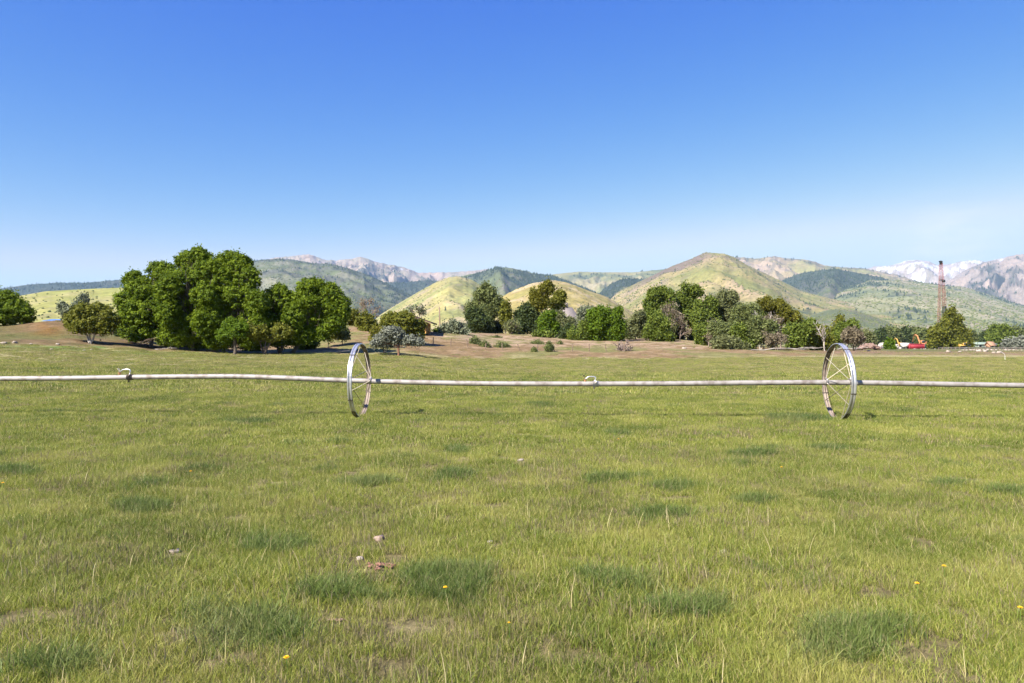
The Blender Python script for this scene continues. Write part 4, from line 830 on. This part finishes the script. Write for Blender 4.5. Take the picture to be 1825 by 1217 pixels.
# rubble
M_rock = mat('pale_rock', (.38, .32, .27), .9, 0, (3, (.22, .18, .15), .4, .7)); M_rockw = mat('white_rubble', (.46, .41, .37), .9, 0, (2, (.30, .26, .23), .4, .7))
def rock_mesh(rs, s, flat=.6, n=8):
    a = np.linspace(0, math.pi, 6); b = np.arange(n) * 2 * math.pi / n
    A_, B_ = np.meshgrid(a, b, indexing='ij'); rad = 1 + .22 * rs.randn(*A_.shape); rad[0] = rad[0, 0]; rad[-1] = rad[-1, 0]
    V = np.stack([np.sin(A_)*np.cos(B_)*rad*s, np.sin(A_)*np.sin(B_)*rad*s*.8, np.cos(A_)*rad*s*flat], -1).reshape(-1, 3)
    Fs = [(i*n+j, i*n+(j+1) % n, (i+1)*n+(j+1) % n, (i+1)*n+j) for i in range(5) for j in range(n)]
    return V, Fs
def rubble(name, label, px, py, D, wpx, hpx, n, size, m, seed):
    X, Yp, Z = at(px, py, D); rs = np.random.RandomState(seed); b = MB(); W = wpx/F*D/2; H = hpx/F*D
    for k in range(n):
        V, Fs = rock_mesh(rs, size*rs.uniform(.5, 1.4)); u, v = rs.uniform(-1, 1), rs.uniform(-1, 1)
        h = H * max(0, 1 - abs(u) ** 2.2) * (1 - abs(v) * .6) * rs.uniform(.2, 1)
        b.add(V + np.array([u*W, v*W*.4, h]), Fs)
    o = b.build(name, m, loc=(X, D, Z)); return tag(o, label, name.replace('_', ' '), kind='stuff')
rubble('rubble_heap', 'heap of pale broken rock at the left of the building site', 1572, 622, 240, 26, 12, 170, .45, M_rockw, 5)
rubble('rubble_heap', 'smaller heap of pale rock right of the green sapling', 1597, 622.5, 240, 16, 10, 90, .42, M_rockw, 6)
rubble('rubble_heap', 'long spread of white and grey debris along the far field edge', 1765, 625.3, 160, 115, 4.0, 150, .20, M_rock, 7)
rubble('rubble_heap', 'low line of debris in front of the red container', 1655, 624, 230, 110, 2.5, 150, .22, M_rockw, 8)
rubble('rubble_heap', 'brown earth heap behind the log near the right wheel', 1548, 621, 120, 34, 10, 160, .30, mat('brown_earth', (.24, .16, .13), .95, 0, (2, (.17, .11, .09), .4, .7)), 9)
# rail fence on the right
def fence(label, pa, pb, D, n, hpx, rails, m, grp=None, jitter=.1, seed=1):
    rs = np.random.RandomState(seed); (xa, ya), (xb, yb) = pa, pb
    A0, B0 = np.array([(xa-CX)/F*D, D]), np.array([(xb-CX)/F*D, D]); c = (A0+B0)/2
    e = empty('fence', (c[0], c[1], 0), label, 'fence'); H = hpx/F*D; tops = []
    for k in range(n):
        p = A0 + (B0-A0)*k/(n-1) - c; z = gzf(p[0]+c[0], p[1]+c[1]); dx = rs.randn()*jitter
        MB().tube([(p[0], p[1], z-.1), (p[0]+dx, p[1], z+H*rs.uniform(.85, 1.1))], .055, 5).build('post', M_wood, e); tops.append((p[0], p[1], z))
    for r in rails: MB().tube([(a, b-.07, z+H*r) for a, b, z in tops], m, 4).build('rail' if m > .02 else 'wire', M_barkpale if m > .02 else M_dark, e)
    return e
fence('long low pale rail fence along the far edge of the field at the right', (1672, 626), (1850, 626), 150, 24, 6.5, (.45, .85), .03, seed=3)
fence('sagging wire fence with thin leaning posts on the brown strip in the centre', (772, 640), (1112, 628), 82, 12, 13, (.5, .9), .006, jitter=.16, seed=4)
# white hooked riser pipe
X, D0 = hit(1791, 642); e = MB(); k0 = D0/F
e.tube([(0,0,-.1),(.0,0,8*k0),(-1*k0,0,11*k0),(-3*k0,0,12.5*k0),(-6*k0,0,14.5*k0)], .013, 6)
o = e.build('riser_pipe', M_white, smooth=True, loc=(X, D0, gzf(X, D0))); tag(o, 'thin white hooked riser pipe standing at the far edge of the field', 'pipe')

# fallen branches and logs
def branch(name, label, px, py, L, seed, m, r=.05, D=None, rz=0.0, up=.25):
    if D is None: X, D = hit(px, py)
    else: X = (px-CX)/F*D
    rs = np.random.RandomState(seed); b = MB(); ca, sa = math.cos(rz), math.sin(rz)
    def g(p, d, L_, rad, lev):
        q = p + d*L_; q[2] = max(q[2], rad); P = np.array([p + (q-p)*t + rs.randn(3)*L_*.05*(0 < t < 1) for t in (0, .3, .65, 1)]); P[:, 2] = np.maximum(P[:, 2], rad*.6)
        b.tube(P, np.linspace(rad, rad*.5, 4), 6)
        if lev: 
            for _ in range(3): nd = d + rs.randn(3)*.55; nd[2] = abs(nd[2])*up; nd /= np.linalg.norm(nd); g(P[rs.randint(1, 4)], nd, L_*rs.uniform(.4, .7), rad*.55, lev-1)
    g(np.array([-L/2*ca, -L/2*sa, r]), np.array([ca, sa, .04]), L, r, 2)
    o = b.build(name, m, loc=(X, D, gzf(X, D))); return tag(o, label, 'branch' if name != 'log' else 'log')
branch('fallen_branch', 'tan fallen branch on the grass right of the small olive green tree', 236, 616, 2.4, 1, M_wood, .05, up=.4)
branch('fallen_branch', 'short bleached white branch on the grass in front of the big stand', 282, 623, 1.6, 2, M_barkpale, .05)
branch('fallen_branch', 'thin pale branch at the edge of the shade under the leaning tree', 590, 629, 3.0, 3, M_barkpale, .03)
branch('log', 'long bleached log lying in front of the right grove', 1372, 625, 4.5, 4, M_barkpale, .09, up=.04)
branch('log', 'tangle of bleached driftwood logs behind the top of the right wheel', 1512, 624, 3.2, 5, M_barkpale, .09, up=.5)
branch('log', 'upright broken stump and logs left of the brown earth heap', 1530, 623, 1.6, 6, M_barkpale, .09, up=1.2, rz=.4)
branch('fallen_branch', 'old log lying in the deep shade beneath the big stand', 400, 627, 4.5, 7, M_wood, .09)
branch('fallen_branch', 'small dry stick of pinkish bark lying in the foreground grass', 600, 1108, .15, 8, mat('dry_stick', (.30, .20, .15), .9, 0, (40, (.18, .12, .09), .4, .7)), .006, up=.5)
# stones in the field
def stone(name, label, px, py, spx, m, seed, flat=.5):
    X, D = hit(px, py); rs = np.random.RandomState(seed); s = spx/2/F*D
    V, Fs = rock_mesh(rs, s, flat, 10); o = mesh_np(name, V, Fs, m, loc=(X, D, gzf(X, D)+s*flat*.45), smooth=False); return tag(o, label, 'stone')
for q, (a, b, s, lb) in enumerate([(7,613,11,'flat white stone at the far left edge of the field'),(27,612,11,'flat white stone second from the left edge of the field'),(55,614,6,'small pale stone near the left end of the bank foot'),(103,615,7,'small pale stone left of the small olive green tree'),
    (92,623,6,'tiny pale stone below the small olive green tree'),(150,625,5,'tiny pale stone just in front of the small olive green tree'),(163,624,5,'tiny white pebble right of another in front of the small olive tree'),(1220,622,9,'white flat stone in front of the right grove'),
    (1240,612,7,'pale stone at the gap in the right grove'),(1548,626,6,'white stone on the brown strip right of the right wheel'),(1690,627.5,8,'cream stone on the brown strip under the large tree'),(1711,627.5,6,'smaller cream stone on the brown strip right of another'),
    (1745,627,10,'pale boulder left of the debris at the far right'),(1756,627,8,'pale boulder in the middle of the debris at the far right'),(1771,629,8,'cream boulder left of the hooked riser pipe'),(1781,629.5,10,'cream boulder beside the hooked riser pipe')]):
    stone('stone', lb, a, b, s, M_rock, 40+q)
stone('stone', 'pinkish stone in the grass above the earth mound', 677, 962, 22, mat('pink_stone', (.30, .22, .18), .9, 0, (30, (.2, .14, .11), .4, .7)), 61)
stone('stone', 'small grey stone left of the earth mound in the foreground', 642, 998, 15, M_rock, 62)
stone('stone', 'small white stone in the middle of the foreground grass', 875, 967, 11, M_rockw, 63)
stone('stone', 'pale round stone in the grass right of the middle', 1289, 985, 13, M_rock, 64)
stone('stone', 'dry tan clod in the left foreground grass', 313, 985, 22, M_rock, 65, .35)
stone('stone', 'tan clod in the grass below the left wheel', 928, 821, 12, M_rock, 66, .35)
X, D = hit(680, 1014); rs = np.random.RandomState(9); b = MB()
for k in range(60):
    V, Fs = rock_mesh(rs, rs.uniform(.006, .018)); u = rs.randn(2) * np.array([.055, .03]); b.add(V + np.array([u[0], u[1], .018*math.exp(-(u[0]/.05)**2-(u[1]/.03)**2)+.01]), Fs)
o = b.build('earth_mound', mat('red_soil', (.22, .115, .085), .95), loc=(X, D, gzf(X, D)+.01)); tag(o, 'crumbly reddish molehill of soil in the foreground grass', 'molehill')
# dandelions
M_pet = mat('dandelion_petals', (.85, .50, .01), .6); M_stem = mat('green_stem', (.12, .2, .04), .6)
for q, (a, b, lb) in enumerate([(794,1068,'yellow dandelion in the dark tall grass clump in the middle foreground'),(1632,1060,'yellow dandelion at the right, lower of two'),(1680,1027,'small yellow dandelion at the right, upper of two'),(1815,1105,'yellow dandelion near the right edge'),
    (512,1201,'yellow dandelion at the bottom edge left of the middle'),(907,1131,'half open dandelion low in the middle'),(341,850,'small distant dandelion in the left of the field'),(7,872,'dandelion at the left edge of the picture'),(1102,790,'tiny distant dandelion right of the middle'),(1392,842,'tiny dandelion by the dark grass patch at the right')]):
    X, D = hit(a, b + 12 * 4.5 / (1.837*F/(b-HY))); z = gzf(X, D); h = .12
    e = empty('dandelion', (X, D, z), lb, 'flower', 'dandelions in the grass')
    MB().tube([(0,0,0),(.005,0,h*.5),(0,-.005,h)], .0018, 5).build('stem', M_stem, e)
    rs = np.random.RandomState(q); V = []
    s = .017 if b > 900 else .02
    if q == 5: s = .009
    for ring, (nn, ln, el) in enumerate(((16, s, .15), (13, s*.8, .5), (9, s*.55, .9))):
        for k in range(nn):
            an = 2*math.pi*(k+.3*ring)/nn; d = np.array([math.cos(an)*math.cos(el), math.sin(an)*math.cos(el), math.sin(el)]); t = np.array([-math.sin(an), math.cos(an), 0])*s*.16
            V += [-t*.4, t*.4, d*ln + t, d*ln - t]
    mesh_np('flower_head', np.array(V) + np.array([0, -.005, h]), np.arange(len(V)).reshape(-1, 4), M_pet, e)

# ------------------------------------------------------------------ grass
def grass_mat(name, dark, light, dry, trans=.42):
    m = bpy.data.materials.new(name); m.use_nodes = True
    n = m.node_tree.nodes; L = m.node_tree.links; n.clear()
    a = n.new('ShaderNodeAttribute'); a.attribute_name = 'tint'
    ge = n.new('ShaderNodeNewGeometry')
    def mix(f, x, y):
        k = n.new('ShaderNodeMix'); k.data_type = 'RGBA'
        for i_, s in ((0, f), (6, x), (7, y)):
            if isinstance(s, tuple): k.inputs[i_].default_value = (*s, 1)
            else: L.new(s, k.inputs[i_])
        return k.outputs[2]
    def nz(scale, lo, hi, det=3):
        no = n.new('ShaderNodeTexNoise'); no.inputs['Scale'].default_value = scale; no.inputs['Detail'].default_value = det; L.new(ge.outputs['Position'], no.inputs['Vector'])
        mr = n.new('ShaderNodeMapRange'); mr.inputs[1].default_value = lo; mr.inputs[2].default_value = hi; L.new(no.outputs['Fac'], mr.inputs[0]); return mr.outputs[0]
    c = mix(a.outputs['Fac'], dark, light)
    c = mix(nz(.35, .45, .70), c, tuple(dark))
    # blades above tint 0.86 are dry straw
    gt = n.new('ShaderNodeMapRange'); gt.inputs[1].default_value = .84; gt.inputs[2].default_value = .88; L.new(a.outputs['Fac'], gt.inputs[0])
    c = mix(gt.outputs[0], c, dry)
    mf = n.new('ShaderNodeMath'); mf.operation = 'MULTIPLY'; mf.inputs[1].default_value = .45; L.new(nz(.8, .50, .68), mf.inputs[0])
    c = mix(mf.outputs[0], c, tuple((x + y) * .5 for x, y in zip(light, dry)))
    b = n.new('ShaderNodeBsdfPrincipled'); b.inputs['Roughness'].default_value = .5; b.inputs['Specular IOR Level'].default_value = .3
    t = n.new('ShaderNodeBsdfTranslucent'); ms = n.new('ShaderNodeMixShader'); ms.inputs[0].default_value = trans; o = n.new('ShaderNodeOutputMaterial')
    L.new(c, b.inputs['Base Color']); L.new(c, t.inputs['Color']); L.new(b.outputs[0], ms.inputs[1]); L.new(t.outputs[0], ms.inputs[2]); L.new(ms.outputs[0], o.inputs[0])
    return m
GM_a = grass_mat('grass_yellow_green', (.125, .170, .024), (.425, .440, .078), (.52, .43, .19))
GM_b = grass_mat('grass_blue_green', (.085, .135, .028), (.225, .280, .066), (.36, .31, .15))
GM_c = grass_mat('grass_seed_heads', (.17, .150, .065), (.31, .25, .145), (.42, .30, .22))
GM_d = grass_mat('grass_dry_far', (.19, .185, .060), (.40, .365, .150), (.46, .36, .20))
GM_e = grass_mat('grass_long_blades', (.17, .24, .04), (.46, .48, .12), (.55, .45, .24))
gcol = bpy.data.collections.new('grass_tufts')
def tuft(name, n, rad, h, wd, m, seed, seg=3, bend=.5, stalks=0):
    rs = np.random.RandomState(seed); V, Fq, T = [], [], []; k = 0
    for b_ in range(n + stalks):
        st = b_ >= n
        r = rad * math.sqrt(rs.rand()); a = rs.rand() * 6.283; p = np.array([r*math.cos(a), r*math.sin(a), -.012])
        H = h * rs.uniform(.45, 1.15) * (1.25 if st else 1); la = rs.rand() * 6.283; ln = np.array([math.cos(la), math.sin(la), 0]) * rs.uniform(.1, bend) * (.35 if st else 1)
        fa = rs.rand() * 6.283; s = np.array([math.cos(fa), math.sin(fa), 0]); w0 = wd * rs.uniform(.6, 1.2) * (.5 if st else 1); t = rs.rand()
        if st: t = rs.uniform(.5, 1)
        for q in range(seg + 1):
            f = q / seg; c = p + np.array([0, 0, H*(f - .18*f*f*np.linalg.norm(ln)*2)]) + ln * H * f * f
            ww = w0 * (1 - f) ** .6 * .5 + .0002
            if st and q >= seg - 1: ww = wd * (1.0 if q == seg - 1 else .3)
            V += [c - s*ww, c + s*ww]; T += [t, t]
        for q in range(seg): Fq.append((k+2*q, k+2*q+1, k+2*q+3, k+2*q+2))
        k += 2 * (seg + 1)
    o = mesh_np(name, np.array(V), np.array(Fq), m, tint=np.array(T)); COL.objects.unlink(o); gcol.objects.link(o); return o
# 0-3 near ordinary, 4-5 near dark clump, 6 seed stalk tuft, 7-8 mid, 9 mid dark, 10-11 far mats, 12 far dark mat, 13 far seed
for q in range(4): tuft('gt%02d' % q, 46, .085, .095, .0038, GM_a, 1+q, 3, .8)
for q in range(2): tuft('gt%02d' % (4+q), 60, .10, .115, .0042, GM_b, 11+q, 3, .9)
tuft('gt06', 22, .085, .085, .003, GM_c, 21, 3, .8, stalks=7)
for q in range(2): tuft('gt%02d' % (7+q), 60, .16, .10, .0075, GM_a, 31+q, 2, .8)
tuft('gt09', 80, .18, .115, .0085, GM_b, 41, 2, .8)
for q in range(2): tuft('gt%02d' % (10+q), 150, .52, .10, .018, GM_a, 51+q, 2, .8)
tuft('gt12', 150, .5, .13, .02, GM_b, 61, 2, .8)
tuft('gt13', 46, .16, .085, .007, GM_c, 71, 2, .8, stalks=6)
for q in range(2): tuft('gt%02d' % (14+q), 150, .52, .085, .018, GM_d, 81+q, 2, .8)
tuft('gt16', 7, .10, .20, .0048, GM_e, 91, 4, 1.1); tuft('gt17', 9, .05, .17, .0052, GM_e, 92, 4, 1.2)
rs = np.random.RandomState(77)
BARE = [(680,1014,62,26),(677,964,26,14),(642,1000,19,12),(875,969,16,10),(1289,987,16,10),(313,988,34,14),(928,823,16,6),(600,1112,44,15),(1640,1150,70,24),(1180,1180,45,14),(820,822,26,5),(300,968,20,6),(520,1075,30,9),(1655,985,24,7),(1090,985,20,6),(240,1040,36,9)]
def baremask(X, Y):
    px = CX + F*X/Y; py = HY + CH*F/Y; m = np.zeros_like(X)
    for k_, (a, b, u, v) in enumerate(BARE): m = np.maximum(m, (1 if k_ < 7 else .72) * np.exp(-1.1*(((px-a)/u)**2 + ((py-b)/v)**2)**2))
    return m
PATCH = [(810,1040,110,45),(430,1125,160,45),(1230,1080,80,30),(1500,1140,130,45),(250,907,55,12),(655,862,65,9),(812,804,35,6),(812,850,40,9),(1090,856,45,7),(1200,872,55,9),(1340,895,45,9),(1340,812,55,6),(490,972,80,20),(1420,747,70,8),(1190,920,70,10),(100,1190,120,20),(1790,880,50,10),
         (600,1060,90,26),(1480,800,50,5),(30,843,50,6),(1690,865,50,6),(440,752,50,4),(876,701,18,2),(1104,774,22,4),(150,652,40,2),(1180,1090,40,16),(960,720,25,3)]
def patchmask(X, Y):
    px = CX + F*X/Y; py = HY + CH*F/Y; m = np.zeros_like(X)
    wob = 1 + .55*fbm(X*1.6, Y*1.6, 88, 3)
    for a, b, u, v in PATCH: m = np.maximum(m, 1 - np.sqrt(((px-a)/(u*wob))**2 + ((py-b)/(v*wob))**2))
    return m * 2.0
def scatter(y0, y1, dens, margin=1.12):
    n = int(dens * (912.5/F*margin) * (y1**2 - y0**2)); Y = np.sqrt(rs.rand(n) * (y1**2 - y0**2) + y0**2); X = (rs.rand(n)*2-1) * (912.5/F*margin) * Y
    if y0 < 30:      # the meadow goes on a few metres past the edge of the view
        m = int(dens * 2 * 3.5 * (y1 - y0) * .6); Y2 = rs.uniform(y0, y1, m); X2 = (912.5/F*margin*Y2 + rs.rand(m)*3.5) * np.sign(rs.rand(m)-.5); X, Y = np.concatenate([X, X2]), np.concatenate([Y, Y2])
    return X, Y
PX_, PY_, ID, SC = [], [], [], []
def put(X, Y, idx, sc): PX_.append(X); PY_.append(Y); ID.append(idx); SC.append(sc)
for (y0, y1, dens, ids, dk, sd, sf) in ((1.6, 3.2, 300, (0,1,2,3), (4,5), 6, .2), (3.2, 7.5, 420, (0,1,2,3), (4,5), 6, .20), (7.5, 13, 260, (0,1,2,3), (4,5), 6, .18), (13, 27, 85, (7,8), (9,), 13, .16), (27, 47, 14, (10,11), (12,), 13, .18), (47, 74, 8, (10,11), (12,), 13, .1)):
    X, Y = scatter(y0, y1, dens); pm = patchmask(X, Y)
    n1 = fbm(X/1.3, Y/1.3, 91, 3); n2 = fbm(X/.5, Y/.5, 92, 2); n4 = fbm(X/6, Y/6, 94, 3)
    u = rs.rand(len(X)); isd = (pm*1.1 + .9*(u-.5) + .6*n2 > .62) | (n1 + .35*n2 > .52 + .25*(u - .5))
    seedp = (rs.rand(len(X)) < sf * np.clip(.5 + 2.2*fbm(X/1.8, Y/1.8, 95, 3), .05, 1.6)) & ~isd
    idx = np.array(ids)[rs.randint(0, len(ids), len(X))]; idx = np.where(isd, np.array(dk)[rs.randint(0, len(dk), len(X))], idx); idx = np.where(seedp, sd, idx)
    v = rs.rand(len(X)); kb = rs.rand(len(X)) > baremask(X, Y) * .97; X, Y, idx, isd, pm, n1, n2, n4, v = [q_[kb] for q_ in (X, Y, idx, isd, pm, n1, n2, n4, v)]
    if y0 >= 27: idx = np.where(~isd & (v < (.3 if y0 < 40 else .62)), 14 + (v * 100).astype(int) % 2, idx)
    elif y0 < 13: idx = np.where(~isd & (v < .035), 16 + (v * 1000).astype(int) % 2, idx)
    sc = rs.uniform(.65, 1.25, len(X)) * (1 + .45*n1) * np.where(isd, 1.0 + .25*np.clip(pm, 0, 1), 1)
    if y0 >= 47:
        px = CX + F*X/Y; ok = Y < field_edge(px) + 2*n1*4 - 1; sc = sc * np.where(Y > 40, .8, 1); X, Y, idx, sc = X[ok], Y[ok], idx[ok], sc[ok]
    else:
        ok = rs.rand(len(X)) < np.clip(1.0 + 2.0*n2 + .8*n4, .22, 1); X, Y, idx, sc = X[ok], Y[ok], idx[ok], sc[ok]
    put(X, Y, idx, sc)
# dry tufts and weeds on the bare bank behind the field
X, Y = scatter(66, 118, 1.5); px = CX + F*X/Y; n1 = fbm(X/4, Y/3, 96, 3); n3 = fbm(X/14, Y/8, 97, 3)
ok = (Y > field_edge(px) - 3) & (rs.rand(len(X)) < np.clip(.18 + 1.5*n1 + .9*n3, .03, .8)); X, Y, n1 = X[ok], Y[ok], n1[ok]; u = rs.rand(len(X))
put(X, Y, np.where(u < .62, 14, np.where(u < .85, 15, np.where(u < .93, 12, 10))), rs.uniform(.35, 1.0, len(X)))
GXp, GYp, ID, SC = np.concatenate(PX_), np.concatenate(PY_), np.concatenate(ID), np.concatenate(SC)
n = len(GXp); Zp = gz(GXp, GYp)
me = bpy.data.meshes.new('grass'); me.vertices.add(n); me.vertices.foreach_set('co', np.stack([GXp, GYp, Zp], -1).astype(np.float32).ravel())
a = me.attributes.new('rot', 'FLOAT_VECTOR', 'POINT'); a.data.foreach_set('vector', np.stack([rs.randn(n)*.08, rs.randn(n)*.08, rs.rand(n)*6.283], -1).astype(np.float32).ravel())
a = me.attributes.new('scl', 'FLOAT', 'POINT'); a.data.foreach_set('value', SC.astype(np.float32))
a = me.attributes.new('idx', 'INT', 'POINT'); a.data.foreach_set('value', ID.astype(np.int32))
grass = bpy.data.objects.new('grass', me); COL.objects.link(grass); tag(grass, 'yellow green meadow grass with darker clumps and brown seed heads', 'grass', kind='stuff')
ng = bpy.data.node_groups.new('grass_scatter', 'GeometryNodeTree')
ng.interface.new_socket('Geometry', in_out='INPUT', socket_type='NodeSocketGeometry'); ng.interface.new_socket('Geometry', in_out='OUTPUT', socket_type='NodeSocketGeometry')
N = ng.nodes; gi = N.new('NodeGroupInput'); go = N.new('NodeGroupOutput'); ip = N.new('GeometryNodeInstanceOnPoints'); ci = N.new('GeometryNodeCollectionInfo')
ci.inputs['Collection'].default_value = gcol; ci.inputs['Separate Children'].default_value = True; ci.inputs['Reset Children'].default_value = True
def na_(nm, dt):
    x = N.new('GeometryNodeInputNamedAttribute'); x.data_type = dt; x.inputs['Name'].default_value = nm; return [o_ for o_ in x.outputs if o_.enabled and o_.name == 'Attribute'][0]
e2r = N.new('FunctionNodeEulerToRotation'); ng.links.new(na_('rot', 'FLOAT_VECTOR'), e2r.inputs[0])
ng.links.new(gi.outputs[0], ip.inputs['Points']); ng.links.new(ci.outputs[0], ip.inputs['Instance']); ip.inputs['Pick Instance'].default_value = True
ng.links.new(na_('idx', 'INT'), ip.inputs['Instance Index']); ng.links.new(e2r.outputs[0], ip.inputs['Rotation']); ng.links.new(na_('scl', 'FLOAT'), ip.inputs['Scale'])
ng.links.new(ip.outputs[0], go.inputs[0])
md = grass.modifiers.new('scatter', 'NODES'); md.node_group = ng
print('grass points', n)

# ------------------------------------------------------------------ haze
M_haze = bpy.data.materials.new('haze_air'); M_haze.use_nodes = True; hn = M_haze.node_tree.nodes; hn.clear()
pv = hn.new('ShaderNodeVolumePrincipled'); pv.inputs['Color'].default_value = (.42, .68, 1.0, 1); pv.inputs['Density'].default_value = 4.3e-5; pv.inputs['Anisotropy'].default_value = .0
ho = hn.new('ShaderNodeOutputMaterial'); M_haze.node_tree.links.new(pv.outputs[0], ho.inputs['Volume'])
hz = MB().box((0, 0, 790), (34000, 34000, 1600)).build('haze', M_haze); tag(hz, 'thin bluish air over the far mountains', 'haze', kind='stuff')
